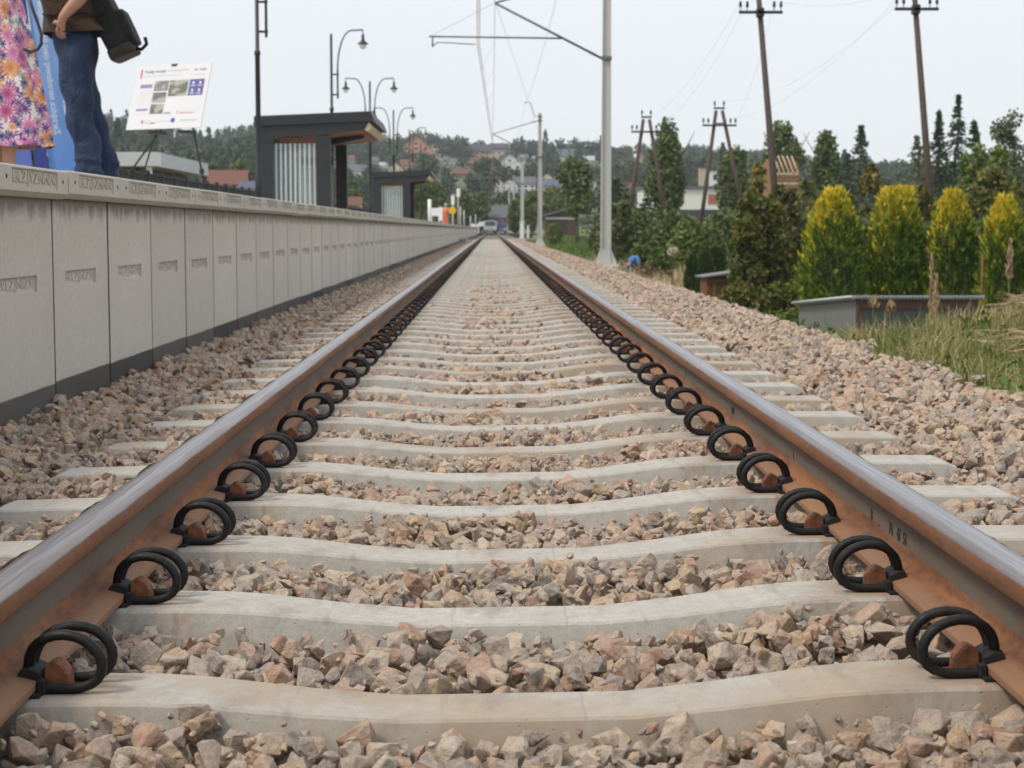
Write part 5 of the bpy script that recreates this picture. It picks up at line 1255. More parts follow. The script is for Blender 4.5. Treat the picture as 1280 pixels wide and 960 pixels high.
arms = {'L': ((-.04, -.20, 1.42), (.0, -.285, 1.19), (-.15, -.225, 1.05), (-.12, .5, -.78)), 'R': ((-.04, .20, 1.42), (.03, .29, 1.17), (-.12, .25, 1.02), (-.4, -.12, -.75))}
for nm, (sh, el, wr, hd) in arms.items():
    J.update({nm + 'shoulder': (*sh, .060), nm + 'elbow': (*el, .046), nm + 'fore': (*(Vector(el).lerp(Vector(wr), .35)), .045), nm + 'wrist': (*wr, .030, .034)}); E += [('chest', nm + 'shoulder'), (nm + 'shoulder', nm + 'elbow'), (nm + 'elbow', nm + 'fore'), (nm + 'fore', nm + 'wrist')]
    hand(J, E, nm, wr, hd, (1, 0, -.5), nm)
skinned('body', J, E, MAT['skin'], man, 2)
T = {'pelvis': (-.09, 0, .93, .152, .17), 'waist': (-.095, 0, 1.03, .157, .172), 'band': (-.097, 0, 1.13, .155, .168)}; TE = [('pelvis', 'waist'), ('waist', 'band')]
for s, nm, kx, ax in ((-1, 'L', -.062, -.02), (1, 'R', -.03, .06)):
    T.update({nm + 'thigh': (-.09, s * .092, .80, .122, .105), nm + 'mid': (-.085, s * .098, .66, .108, .098), nm + 'knee': (kx - .012, s * .10, .50, .094, .088), nm + 'calf': ((kx + ax) / 2 + .008, s * .102, .32, .092, .085), nm + 'hem': (ax + .005, s * .105, .13, .088, .082), nm + 'end': (ax - .0, s * .105, .035, .092, .085)})
    TE += [('pelvis', nm + 'thigh'), (nm + 'thigh', nm + 'mid'), (nm + 'mid', nm + 'knee'), (nm + 'knee', nm + 'calf'), (nm + 'calf', nm + 'hem'), (nm + 'hem', nm + 'end')]
tr = skinned('trousers', T, TE, MAT['trousers'], man, 3)
for v in tr.data.vertices:            # folds in the cloth
    z = v.co.z; a = math.atan2(v.co.y, v.co.x + .06); f_ = .007 * math.sin(z * 30 + a * 2.2) * (1 if z < .62 else .45) + .006 * math.sin(z * 17 - a * 3.1 + 1)
    if z < .2: f_ += .008 * math.sin(z * 75 + a)
    v.co += v.normal * f_
S = {'pelvis': (-.095, 0, 1.155, .174, .187), 'hem': (-.092, 0, 1.085, .172, .184), 'belly': (-.115, 0, 1.22, .178, .19), 'chest': (-.065, 0, 1.34, .155, .19), 'top': (-.035, 0, 1.46, .09, .12)}; SE = [('pelvis', 'hem'), ('pelvis', 'belly'), ('belly', 'chest'), ('chest', 'top')]
for nm, (sh, el, wr, hd) in arms.items():
    S[nm + 's'] = (*sh, .085); S[nm + 'e'] = (*(Vector(sh).lerp(Vector(el), .78)), .082); SE += [('chest', nm + 's'), (nm + 's', nm + 'e')]
st_ = skinned('shirt', S, SE, MAT['shirt'], man, 3)
for v in st_.data.vertices:
    a = math.atan2(v.co.y, v.co.x + .1); v.co += v.normal * (.008 * math.sin(v.co.z * 26 + a * 4) + .006 * math.sin(a * 9 + v.co.z * 9))
for s, ax in ((-1, -.02), (1, .06)):
    sh = MB(); sh.lathe([(.055, 0), (.062, .02), (.055, .06), (.045, .09)], (0, 0, 0), 12); bmesh.ops.scale(sh.bm, vec=(2.2, .85, 1), verts=sh.bm.verts); bmesh.ops.translate(sh.bm, vec=(ax - .055, s * .113, .002), verts=sh.bm.verts); sh.build('shoe', MAT['rubber'], man)
head(man, (-.055, 0, 1.66), (-1, 0, 0), plain('grey_hair', (.22, .21, .20), .8))
# pocket edge on the near side
MB().tube([(-.20, -.135, 1.045), (-.165, -.182, .985), (-.10, -.205, .955)], .006, 6).build('pocket_edge', MAT['trousers'], man)

# black backpack hanging behind him
bk = empty('backpack', (mo.x + .205, 11 + .0, PZ + .83), 0, 'black backpack slung behind the person in navy trousers', 'bag')
def softbox(name, sx, sy, sz, mat, parent, loc=(0, 0, 0), seed=0):
    bm = bmesh.new(); bmesh.ops.create_cube(bm, size=1); bmesh.ops.subdivide_edges(bm, edges=bm.edges, cuts=5, use_grid_fill=True)
    for v in bm.verts:
        c = v.co * 2; k = (abs(c.x) ** 4 + abs(c.y) ** 4 + abs(c.z) ** 4) ** -.25; c = c * (1 * .55 + .45 * k * max(abs(c.x), abs(c.y), abs(c.z)) ** 1)
        c *= 1 + .03 * math.sin(c.x * 5 + seed) * math.sin(c.z * 6 + c.y * 4); v.co = Vector((c.x * sx / 2 + loc[0], c.y * sy / 2 + loc[1], c.z * sz / 2 + loc[2]))
    for f in bm.faces: f.smooth = True
    me = bpy.data.meshes.new(name); bm.to_mesh(me); bm.free(); o = link(name, me, parent, mat); su = o.modifiers.new('s', 'SUBSURF'); su.levels = su.render_levels = 1; return o
bag_m = plain('black_bag_cloth', (.006, .006, .0065), .8, 0, .2, 12, .4, 40); bag_d = plain('brownish_black_trim', (.022, .017, .015), .7)
BR = Matrix.Rotation(R(-24), 4, 'Y')
for o_ in (softbox('bag_body', .185, .32, .50, bag_m, bk, (.01, 0, .27)), softbox('front_pocket', .10, .27, .28, bag_m, bk, (.105, 0, .19), 2), softbox('bag_base', .205, .325, .09, bag_d, bk, (.015, 0, .04), 1), MB().tube([(-.10, -.11, .50), (-.22, -.14, .58), (-.30, -.14, .45), (-.15, -.13, .08)], .018, 6).build('shoulder_strap', bag_d, bk), MB().tube([(.10, -.05, .03), (.15, -.05, .0), (.20, -.05, .02), (.21, -.05, .07)], .014, 6).build('strap_tail', bag_m, bk)):
    o_.matrix_basis = BR @ Matrix.Scale(.84, 4) @ o_.matrix_basis

# woman in a floral dress
wo = at(8, 228, 10); wm_ = empty('person', (wo.x, 10, PZ), R(0), 'standing person in a white dress printed with pink and orange flowers', 'person')
q = M_('floral_cotton', (.75, .72, .68), .8)
uv = q.coord('UV')
def flower_layer(base, sc, petals, rad, cols, dens, off):
    mp = q.N('Mapping'); mp.inputs['Location'].default_value = off; q.L(uv, mp.inputs[0])
    v = q.N('TexVoronoi'); v.voronoi_dimensions = '2D'; v.inputs['Scale'].default_value = sc; v.inputs['Randomness'].default_value = .85; q.L(mp.outputs[0], v.inputs['Vector'])
    sb = q.N('VectorMath'); sb.operation = 'SUBTRACT'; q.L(mp.outputs[0], sb.inputs[0]); q.L(v.outputs['Position'], sb.inputs[1]); xy = q.N('SeparateXYZ'); q.L(sb.outputs[0], xy.inputs[0])
    ln = q.N('VectorMath'); ln.operation = 'LENGTH'; q.L(sb.outputs[0], ln.inputs[0]); ang = q.math('ARCTAN2', xy.outputs[1], xy.outputs[0])
    cr = q.N('SeparateColor'); q.L(v.outputs['Color'], cr.inputs[0]); ang = q.math('ADD', ang, q.math('MULTIPLY', cr.outputs[1], 6.28))
    w1 = q.math('ABSOLUTE', q.math('COSINE', q.math('MULTIPLY', ang, petals / 2)))
    lim = q.math('MULTIPLY', q.math('ADD', .35, q.math('MULTIPLY', w1, .65)), rad)
    m = q.math('MULTIPLY', q.math('LESS_THAN', ln.outputs['Value'], lim), q.math('LESS_THAN', cr.outputs[2], dens))
    c = q.ramp(cr.outputs[0], [(i / len(cols), k) for i, k in enumerate(cols)], True); dk = q.mix(.45, c, (.10, .02, .10), 'MULTIPLY')
    c = q.mix(q.mr(ln.outputs['Value'], 0, rad * .55, .75, 0), c, dk)
    st = q.math('MULTIPLY', q.mr(q.math('COSINE', q.math('MULTIPLY', ang, petals * 1.5)), .3, .9, 0, .5), q.mr(ln.outputs['Value'], rad * .2, rad * .5)); c = q.mix(st, c, (.8, .70, .72))
    return q.mix(m, base, c)
PINK, MAG, ORA, PUR, NAV, SAG = (.66, .22, .40), (.50, .10, .26), (.72, .28, .09), (.17, .05, .23), (.06, .065, .21), (.34, .36, .30)
b_ = q.mix(0, (.74, .70, .66), (.74, .70, .66)); b_ = flower_layer(b_, 13, 3, .038, [SAG, NAV, SAG, PINK], .8, (.3, .1, 0)); b_ = flower_layer(b_, 11.5, 9, .040, [PUR, NAV, MAG, PUR], .8, (.7, .4, 0)); b_ = flower_layer(b_, 8.2, 11, .072, [PINK, MAG, PINK, ORA, PINK], .95, (.05, .77, 0)); b_ = flower_layer(b_, 15, 7, .028, [NAV, PUR, ORA, NAV], .6, (.55, .2, 0))
q.set('Base Color', b_); MAT['floral'] = q.m
def loft(name, rings, mat, parent, nseg=64, pleat=0.0):
    bm = bmesh.new(); ul = bm.loops.layers.uv.new('UVMap'); g = []
    for (cx_, cy_, z, rx, ry, pl) in rings:
        g.append([bm.verts.new((cx_ + (rx + pl * math.sin(7 * a + z * 1.5) + pl * .5 * math.sin(12 * a + 2)) * math.cos(a), cy_ + (ry + pl * math.sin(7 * a + z * 1.5)) * math.sin(a), z + pl * .35 * math.sin(7 * a + 1))) for a in [2 * math.pi * k / nseg for k in range(nseg)]])
    for j in range(len(rings) - 1):
        for k in range(nseg):
            f = bm.faces.new((g[j][k], g[j][(k + 1) % nseg], g[j + 1][(k + 1) % nseg], g[j + 1][k])); f.smooth = True
            for l, (u, vv) in zip(f.loops, ((k, rings[j][2]), (k + 1, rings[j][2]), (k + 1, rings[j + 1][2]), (k, rings[j + 1][2]))): l[ul].uv = (u / nseg * 1.5, vv)
    me = bpy.data.meshes.new(name); bm.to_mesh(me); bm.free(); return link(name, me, parent, mat)
loft('dress', [(0, 0, .235, .262, .24, .020), (0, 0, .26, .258, .236, .020), (0, 0, .40, .235, .21, .017), (0, 0, .60, .20, .185, .013), (0, 0, .80, .168, .165, .008), (-.005, 0, .95, .142, .152, .004), (-.01, 0, 1.06, .118, .138, .002), (-.01, 0, 1.12, .115, .135, 0), (-.02, 0, 1.26, .128, .155, 0), (-.02, 0, 1.36, .10, .15, 0), (-.01, 0, 1.42, .07, .11, 0)], MAT['floral'], wm_)
J = {'pelvis': (0, 0, .95, .11, .13), 'belly': (-.005, 0, 1.10, .10, .12), 'chest': (-.015, 0, 1.28, .105, .135), 'neck': (-.0, 0, 1.44, .045, .045), 'jaw': (-.04, 0, 1.51, .06, .055), 'head': (-.02, 0, 1.59, .09, .078), 'crown': (-.01, 0, 1.64, .07, .065)}
E = [('pelvis', 'belly'), ('belly', 'chest'), ('chest', 'neck'), ('neck', 'jaw'), ('jaw', 'head'), ('head', 'crown')]
for s, nm, ax in ((-1, 'L', .035), (1, 'R', -.06)):
    J.update({nm + 'hip': (0, s * .085, .85, .085), nm + 'knee': (ax * .5, s * .085, .47, .055), nm + 'calf': (ax + .015, s * .085, .32, .052), nm + 'ankle': (ax, s * .085, .085, .034), nm + 'toe': (ax - .13, s * .095, .028, .026)}); E += [('pelvis', nm + 'hip'), (nm + 'hip', nm + 'knee'), (nm + 'knee', nm + 'calf'), (nm + 'calf', nm + 'ankle'), (nm + 'ankle', nm + 'toe')]
for nm, sh, el, wr, hd in (('L', (-.01, -.165, 1.36), (.155, -.20, 1.115), (-.03, -.26, 1.19), (-1, .2, .35)), ('R', (-.01, .165, 1.36), (.06, .25, 1.12), (-.12, .22, 1.12), (-1, -.2, .2))):
    J.update({nm + 'shoulder': (*sh, .045), nm + 'elbow': (*el, .038), nm + 'fore': (*Vector(el).lerp(Vector(wr), .35), .037), nm + 'wrist': (*wr, .025, .028)}); E += [('chest', nm + 'shoulder'), (nm + 'shoulder', nm + 'elbow'), (nm + 'elbow', nm + 'fore'), (nm + 'fore', nm + 'wrist')]; hand(J, E, nm, wr, hd, (0, 0, -1), nm)
skinned('body', J, E, MAT['skin'], wm_, 2); head(wm_, (-.02, 0, 1.58), (-1, 0, 0), plain('brown_hair', (.10, .055, .03), .7), True)
for s, ax in ((-1, .035), (1, -.06)):
    sh = MB(); sh.lathe([(.04, 0), (.043, .015), (.038, .035)], (0, 0, 0), 12); bmesh.ops.scale(sh.bm, vec=(2.6, .95, 1), verts=sh.bm.verts); bmesh.ops.translate(sh.bm, vec=(ax - .045, s * .088, .002), verts=sh.bm.verts); sh.build('sandal', plain('tan_sandal', (.32, .17, .09), .7), wm_)
sp = MB(); pts = [at(36, -6, 9.75), at(41, 12, 9.75), at(47, 28, 9.75), at(52, 44, 9.75), at(51.5, 55, 9.75), at(47, 62, 9.75), at(39, 64.5, 9.78), at(30, 62, 9.82)]; sp.tube(pts, .009, 6)
tag(sp.build('camera_strap', MAT['plastic_black']), 'black strap loop hanging beside the floral dress', 'strap')

def small_person(px, Y, g, h, label, top, legs, pose='stand', rz=0, hat=None, vest=None, skin='skin'):
    p = at(px, 287, Y); t = empty('person', (p.x, Y, g), rz, label, 'person'); k = h / 1.75
    if pose == 'stand': hip, ch, hd = (0, 0, .92), (0, 0, 1.32), (0, 0, 1.62); arm = [(0, s * .24, 1.1) for s in (-1, 1)]; wr = [(-.05, s * .25, .85) for s in (-1, 1)]
    else: hip, ch, hd = (-.12, 0, .82), (.28, 0, 1.0), (.52, 0, .93); arm = [(.36, s * .24, .72) for s in (-1, 1)]; wr = [(.45, s * .18, .45) for s in (-1, 1)]
    J = {'pelvis': (*hip, .13, .15), 'chest': (*ch, .13, .17), 'neck': tuple(Vector(ch).lerp(Vector(hd), .6)) + (.055,), 'head': (*hd, .095)}; E = [('pelvis', 'chest'), ('chest', 'neck'), ('neck', 'head')]
    T = {'pelvis': (*hip, .15, .17)}; TE = []
    for i, s in enumerate((-1, 1)):
        J[f'k{i}'] = (.03, s * .1, .48, .06); J[f'a{i}'] = (0, s * .11, .08, .04); J[f't{i}'] = (.13, s * .12, .03, .035); E += [('pelvis', f'k{i}'), (f'k{i}', f'a{i}'), (f'a{i}', f't{i}')]
        T[f'k{i}'] = (.03, s * .1, .48, .09); T[f'a{i}'] = (0, s * .11, .10, .075); TE += [('pelvis', f'k{i}'), (f'k{i}', f'a{i}')]
        sh = Vector(ch) + Vector((0, s * .19, .06)); J[f's{i}'] = (*sh, .06); J[f'e{i}'] = (*arm[i], .045); J[f'w{i}'] = (*wr[i], .032); E += [('chest', f's{i}'), (f's{i}', f'e{i}'), (f'e{i}', f'w{i}')]
        hand(J, E, f'w{i}_', wr[i], Vector(wr[i]) - Vector(arm[i]), (0, 1, 0), 'x'); E[:] = [((f'w{i}' if a == f'w{i}_wrist' else a), b) for a, b in E]
    skinned('body', J, E, MAT[skin], t, 1); skinned('trousers', T, TE, legs, t, 1)
    S = {'pelvis': (*Vector(hip).lerp(Vector(ch), .15), .165, .18), 'chest': (*ch, .16, .20), 's0': J['s0'][:3] + (.09,), 's1': J['s1'][:3] + (.09,), 'e0': (*arm[0], .07), 'e1': (*arm[1], .07)}
    skinned('shirt', S, [('pelvis', 'chest'), ('chest', 's0'), ('chest', 's1'), ('s0', 'e0'), ('s1', 'e1')], top, t, 1)
    if vest: skinned('vest', {'pelvis': (*hip, .185, .20), 'chest': (*ch, .185, .215)}, [('pelvis', 'chest')], vest, t, 1)
    link('hair' if not hat else 'helmet', crown_mesh('hair', [(hd[0], hd[1], hd[2] + .05, .10)], 300, .06, .03, rt, .85), t, hat or plain('dark_hair', (.03, .025, .02), .8)); t.scale = (k,) * 3; return t
blue_s = plain('blue_shirt', (.10, .22, .52), .85); pale_s = plain('pale_checked_shirt', (.40, .34, .36), .85); drk = plain('dark_trousers', (.04, .045, .06), .85); orange_v = plain('orange_hi_vis', (.85, .17, .03), .7, 0, .05)
small_person(787, 72, G(at(787, 287, 72).x, 72) + .02, 1.75, 'person in a blue shirt bending over in the garden', blue_s, blue_s, 'bend', R(10))
small_person(827, 74, G(at(827, 287, 74).x, 74) - .05, 1.6, 'person in a pale checked shirt standing by the garden shrubs', pale_s, drk, 'stand', R(160))
small_person(557, 140, PZ, 1.85, 'worker in an orange vest standing far along the platform', orange_v, orange_v, 'stand', R(-90), plain('white_helmet', (.75, .75, .74), .5), orange_v)
for px, Y, h in ((806, 71, .0),):
    p = at(px, 330, Y); sm_ = crown_mesh('soil_heap', [(0, 0, .1, .6), (.7, .1, .05, .5)], 300, .16, .12, rt, .9); o = link('soil_heap', sm_, None, plain('brown_soil', (.19, .115, .065), .95)); o.location = (p.x, Y, G(p.x, Y) + .2); tag(o, 'heap of brown soil between the two gardeners', 'soil', kind='stuff')

# ------------------------------------------------------------------ far end of the platform and track
def post(px, Y, base, top_py, r_, label, mat='white_paint', plates=None, group=None, name='marker_post'):
    p = at(px, top_py, Y); t = empty(name, (p.x, Y, base), 0, label, 'post', group); h = p.z - base
    MB().tube([(0, 0, -.05), (0, 0, h)], r_, 8).build('post', MAT[mat], t)
    for (x, z, w_, hh, m) in plates or []: MB().box(x - w_ / 2, x + w_ / 2, -r_ - .03, -r_ - .003, h + z - hh / 2, h + z + hh / 2, .004).build('plate', m, t)
    return t
yel = plain('yellow_sign', (.72, .42, .02), .5)
post(537, 108, PZ, 249, .11, 'thick white post standing before the notice boards')
t = post(566, 132, PZ, 245, .05, 'white sign mast with two white plates on top', plates=[(-.0, -.3, .25, .7, MAT['white_paint'])])
MB().tube([(.40, 0, 0), (.40, 0, 2.75)], .04, 8).build('post', MAT['galv'], t); MB().box(.28, .55, -.08, -.043, 2.2, 2.85, .004).build('plate', MAT['white_paint'], t)
t = post(565.5, 130, PZ, 258, .03, 'round yellow sign on a pole beside the orange worker', 'galv'); m = MB(); m.lathe([(.28, -.01), (.28, .01)], n=20); o = m.build('sign_disc', yel, t); o.matrix_basis = Matrix.Translation((0, -.05, (at(566, 263, 130).z - PZ))) @ Matrix.Rotation(R(90), 4, 'X')
for px, Y, tp, lab in ((575.5, 146, 258, 'slim grey post just past the yellow sign'), (580, 158, 263, 'slim grey post second past the yellow sign'), (588, 176, 270, 'slim grey post third past the yellow sign'), (594.5, 192, 268, 'slim grey post last on the platform end')): post(px, Y, PZ, tp, .05, lab, 'galv')
def notice(px, py0, py1, wpx, Y, label, mat='white_paint'):
    a = at(px, py0, Y); t = empty('notice_board', (a.x, Y, PZ), 0, label, 'board'); w_ = wpx / ppm(Y); z1 = a.z - PZ; z0 = max(.25, at(px, py1, Y).z - PZ)
    MB().box(-w_ / 2, w_ / 2, -.03, .03, z0, z1, .01).build('board_panel', MAT[mat], t)
    for s in (-1, 1): MB().box(s * w_ * .42 - .03, s * w_ * .42 + .03, -.025, .025, 0, z0 - .002).build('leg', MAT['galv'], t)
notice(544, 260, 270, 10, 126, 'wide white notice board left of the orange worker'); notice(551, 259, 276, 4.5, 124, 'tall narrow white notice board next to the wide one')

# level crossing with two vehicles, building-side banner
o = MB().box(-14, 14, 233, 240, -.6, .006).build('road_crossing', plain('asphalt', (.06, .06, .062), .9)); tag(o, kind='structure')
def vehicle(x, Y, paint, label, van):
    t = empty('parked_car', (x, Y, .01), 0, label, 'car'); W, L, H_ = (1.75, 4.6, 1.7) if van else (1.75, 4.2, 1.45); hb = H_ * .52
    m = MB(); m.prism([(0, .28), (0, hb * .85), (.9 if not van else .55, hb), (1.5 if not van else 1.05, H_), (L - .5, H_), (L - .05, hb), (L, .28)], 'x', -W / 2, W / 2)
    bmesh.ops.bevel(m.bm, geom=list(m.bm.edges), offset=.09, segments=2, affect='EDGES'); m.build('body', paint, t)
    y0, y1 = (.55, 1.05) if van else (.9, 1.5); k = (H_ - hb); n_ = Vector((0, -(k), (y1 - y0))).normalized() * .012
    m = MB(); m.quad((-W * .42, y0 + .04, hb + .06), (W * .42, y0 + .04, hb + .06), (W * .37, y1 - .06, H_ - .12), (-W * .37, y1 - .06, H_ - .12))
    bmesh.ops.translate(m.bm, vec=n_, verts=m.bm.verts); m.build('windscreen', MAT['win'], t)
    for s in (-1, 1):
        MB().box(s * W * .5 - .012, s * W * .5 + .012, y1, L - .7, hb + .05, H_ - .15).build('side_window', MAT['win'], t)
        MB().box(s * W * .36 - .16, s * W * .36 + .16, -.012, .03, hb * .58, hb * .58 + .16, .01).build('headlight', MAT['lampglass'], t)
        for y in (.8, L - .85):
            w_ = MB(); w_.lathe([(.31, -.1), (.32, 0), (.31, .1)], n=16); o = w_.build('wheel', MAT['rubber'], t); o.matrix_basis = Matrix.Translation((s * (W / 2 - .09), y, .32)) @ Matrix.Rotation(R(90), 4, 'Y')
    MB().box(-.26, .26, -.014, -.002, .42, .53).build('number_plate', MAT['paper'], t); MB().box(-W * .4, W * .4, -.02, .0, .29, .40).build('bumper', MAT['plastic_black'], t)
vehicle(-.15, 234, plain('silver_car_paint', (.32, .34, .36), .35, .3), 'silver van crossing the far end of the track', True); vehicle(1.15, 235, plain('dark_blue_car_paint', (.03, .05, .12), .3), 'dark blue car beside the silver van', False)
a = at(605, 280, 250); t = empty('white_banner', (a.x, 250, G(a.x, 250)), 0, 'white banner on a frame before the red brick building', 'banner'); zz = a.z - t.location.z
MB().box(-.75, .75, -.02, .02, zz - .33, zz + .33).build('banner_panel', MAT['white_paint'], t)
for s in (-1, 1): MB().box(s * .7 - .04, s * .7 + .04, -.03, .03, 0, zz - .332).build('leg', MAT['galv'], t)
wb = at(575, 297, 96); o = crown_mesh('plastic_sheet', [(0, 0, .12, .16, 1, 1, .8)], 60, .22, .2, rt, .9); o = link('plastic_sheet', o, None, plain('lilac_plastic', (.55, .53, .60), .5)); o.location = (-1.55, 96, -.2); tag(o, 'crumpled pale plastic sheet lying on the ballast by the wall', 'plastic')

# wooden line poles
def crossarm(m, x0, x1, z, y=-.16): m.box(x0, x1, y - .04, y + .04, z - .05, z + .05)
def pole(pxt, pyt, pxb, pyb, Y, arm_py, armpx, label, htop=9.4):
    tp = at(pxt, pyt, Y); bt = at(pxb, pyb, Y); g = G(bt.x, Y); d = (tp - bt) / (tp.z - bt.z); foot = bt + d * (g - .2 - bt.z); t = empty('wooden_pole', (foot.x, Y, g), 0, label, 'pole', 'wooden poles of the telephone line')
    loc = Vector((foot.x, Y, g)); head_ = bt + d * (htop + g - bt.z); head_ = tp + d * 1.3; MB().tube([foot - loc, bt - loc, head_ - loc], [.135, .125, .09], 10).build('pole_shaft', MAT['pole_wood'], t)
    ap = bt + d * (at(pxt, arm_py, Y).z - bt.z) - loc; w_ = armpx / ppm(Y) / 2; m = MB(); crossarm(m, ap.x - w_, ap.x + w_, ap.z); a = m.build('crossarm', MAT['black_paint'], t); a.rotation_euler = (0, 0, 0); MB().box(ap.x - .13, ap.x + .13, -.2, .14, ap.z - .16, ap.z + .16, .03).build('clamp', MAT['black_paint'], t)
    pts = []
    for s in (-1, 1):
        for k in (.0, .24):
            x = ap.x + s * (w_ - .06 - k * 1.0); i_ = MB(); i_.lathe([(.015, .05), (.015, .17), (.05, .18), (.055, .25), (.04, .30), (.055, .33), (.03, .38)], (x, -.16, ap.z), 8); i_.build('insulator', MAT['black_paint'], a); pts.append(loc + Vector((x, -.16, ap.z + .36)))
    return pts
PA = pole(950, 16, 967, 222, 62, 16, 54, 'tall wooden pole standing behind the copper bush'); PB = pole(1144.5, 12, 1160, 212, 60, 12, 54, 'tall wooden pole standing before the dark spruces')
def aframe(px, pyt, pl, pr, pyb, Y, arm_py, armpx, label):
    ap = at(px, pyt, Y); l = at(pl, pyb, Y); r_ = at(pr, pyb, Y); gx = (l.x + r_.x) / 2; g = min(G(l.x, Y), G(r_.x, Y)) - .1; t = empty('a_frame_pole', (gx, Y, g), 0, label, 'pole', 'A-frame poles of the telephone line'); loc = Vector((gx, Y, g))
    for s, b in ((-1, l), (1, r_)):
        top = ap + Vector((s * .17, 0, 0)); d = (b - top) / (top.z - b.z); foot = top + d * (top.z - g); MB().tube([foot - loc, top - loc], [.13, .095], 10).build('pole_leg', MAT['pole_wood'], t)
    zl = at(px, arm_py, Y).z - g; w_ = armpx / ppm(Y) / 2; ax = ap.x - gx; m = MB(); crossarm(m, ax - w_, ax + w_, zl); a = m.build('crossarm', MAT['black_paint'], t)
    m = MB(); crossarm(m, ax - .3, ax + .3, ap.z - g + .12, 0); b_ = m.build('top_bracket', MAT['black_paint'], t); MB().box(ax - .26, ax + .26, -.04, .04, ap.z - g - .75, ap.z - g - .67).build('spacer', MAT['black_paint'], t)
    pts = []
    for x, z, par in [(ax - w_ + .05, zl, a), (ax - w_ + .32, zl, a), (ax + w_ - .05, zl, a), (ax + w_ - .32, zl, a), (ax - .25, ap.z - g + .12, b_), (ax + .25, ap.z - g + .12, b_)]:
        i_ = MB(); i_.lathe([(.018, .04), (.018, .17), (.055, .18), (.06, .27), (.035, .40)], (x, -.16 if par is a else 0, z), 8); i_.build('insulator', MAT['black_paint'], par); pts.append(loc + Vector((x, -.16, z + .36)))
    return pts
A1 = aframe(808, 149, 777, 842, 332, 100, 165, 38, 'wooden A-frame pole nearer the tall mast'); A2 = aframe(899, 138, 872, 938, 310, 96, 157, 42, 'wooden A-frame pole rising over the white farm building')
wm2 = MB()
for a, b, sg in ((PA[0], A1[1], .8), (PA[1], A1[3], .8), (PB[0], A2[3], .9), (PB[1], A2[5], .9), (PA[3], A2[2], .6), (PB[2], PB[2] + Vector((14, -16, -.6)), .4), (PB[3], PB[3] + Vector((14, -16, -.3)), .4), (PA[2], PB[0] + Vector((0, .2, .25)), .3), (PA[3], PB[1] + Vector((0, .2, .3)), .3)):
    pts = []
    for k in range(13): t = k / 12; p = Vector(a).lerp(Vector(b), t); p.z -= sg * 4 * t * (1 - t); pts.append(p)
    wm2.tube(pts, .004, 3, smooth=False)
tag(wm2.build('telephone_wires', MAT['wire']), 'thin telephone wires strung between the wooden poles', 'wires', kind='stuff')

# ------------------------------------------------------------------ grass bank
rg = np.random.default_rng(55)
def blades(X, Y, Z, h, w_, lean, r):
    n = len(X); a = r.uniform(0, 6.28, n); d = np.stack([np.cos(a), np.sin(a)], 1); pr = np.stack([-d[:, 1], d[:, 0]], 1); B = np.stack([X, Y, Z], 1)
    def P(t, s, k): o = B.copy(); o[:, :2] += d * (lean * h * t ** 2)[:, None] + pr * (w_ * k * s)[:, None]; o[:, 2] += h * (t - .25 * lean * t ** 2); return o
    v = np.stack([P(0, -1, 1), P(0, 1, 1), P(.55, 1, .75), P(.55, -1, .75), P(1, 0, 0)], 1).reshape(-1, 3); b = np.arange(n) * 5
    f = np.stack([b, b + 1, b + 2, b, b + 2, b + 3, b + 3, b + 2, b + 4], 1).ravel(); return v, f
def grass(name, n, x0, x1, y0, y1, h0, h1, wd, dry, mask=None, mat='grass', label=''):
    X = rg.uniform(x0, x1, n); Y = rg.uniform(y0, y1, n)
    edge = 2.09 + .16 * np.sin(Y * 3.1) + .10 * np.sin(Y * 8); k = (X > edge + .05 * rg.normal(size=n)) if x0 < 4 and y1 < 30 else np.ones(n, bool)
    cl = np.sin(X * 3.3 + Y * 1.7) * np.sin(Y * 2.9 - X * 1.9) + .6 * np.sin(X * 8 + 3) * np.sin(Y * 7); k &= (cl + rg.normal(size=n) * .5 > -.75)
    if mask is not None: k &= mask(X, Y)
    X, Y, cl = X[k], Y[k], cl[k]; m = len(X); Z = ground_z(X, Y) - .02
    h = rg.uniform(h0, h1, m) * np.clip(.75 + .4 * cl, .3, 1.5) * np.clip((X - 2.0) / .35, .35, 1) if y1 < 30 else rg.uniform(h0, h1, m)
    v, f = blades(X, Y, Z, h, wd * rg.uniform(.6, 1.3, m), rg.uniform(.1, 1.1, m), rg); dm = np.clip(.5 + .35 * np.sin(X * 2.1 + 1) * np.sin(Y * 1.3) + .2 * np.sin(X * 5 - Y * 3.7), 0, 1)
    t = np.clip(rg.random(m) * .55 + dry * dm * 1.1 * rg.random(m) ** .6, 0, 1); o = link(name, np_mesh(name, v, f, 3, np.repeat(t, 3)), None, MAT[mat]); return tag(o, label, 'grass', kind='stuff')
grass('bank_grass', 125000, 2.0, 7.5, 4.5, 18, .08, .28, .0038, 1.2, lambda X, Y: (X + .04) / Y > .200 + .006 * np.sin(Y * 9), 'grass', 'rough green and dry grass on the bank')
grass('verge_grass', 26000, 4.2, 26, 16, 60, .15, .4, .012, .4, None, 'grass', 'green grass in the garden below the embankment')
grass('field_grass', 9000, 5.0, 22, 60, 90, .3, .9, .03, 1.3, lambda X, Y: (Y > 62), 'straw', 'tall dry straw coloured grass beyond the gardeners')
grass('far_verge_grass', 20000, 3.4, 14, 84, 200, .12, .35, .05, .1, lambda X, Y: X > 3.9, 'leaf_light', 'bright green grass verge beside the far masts')
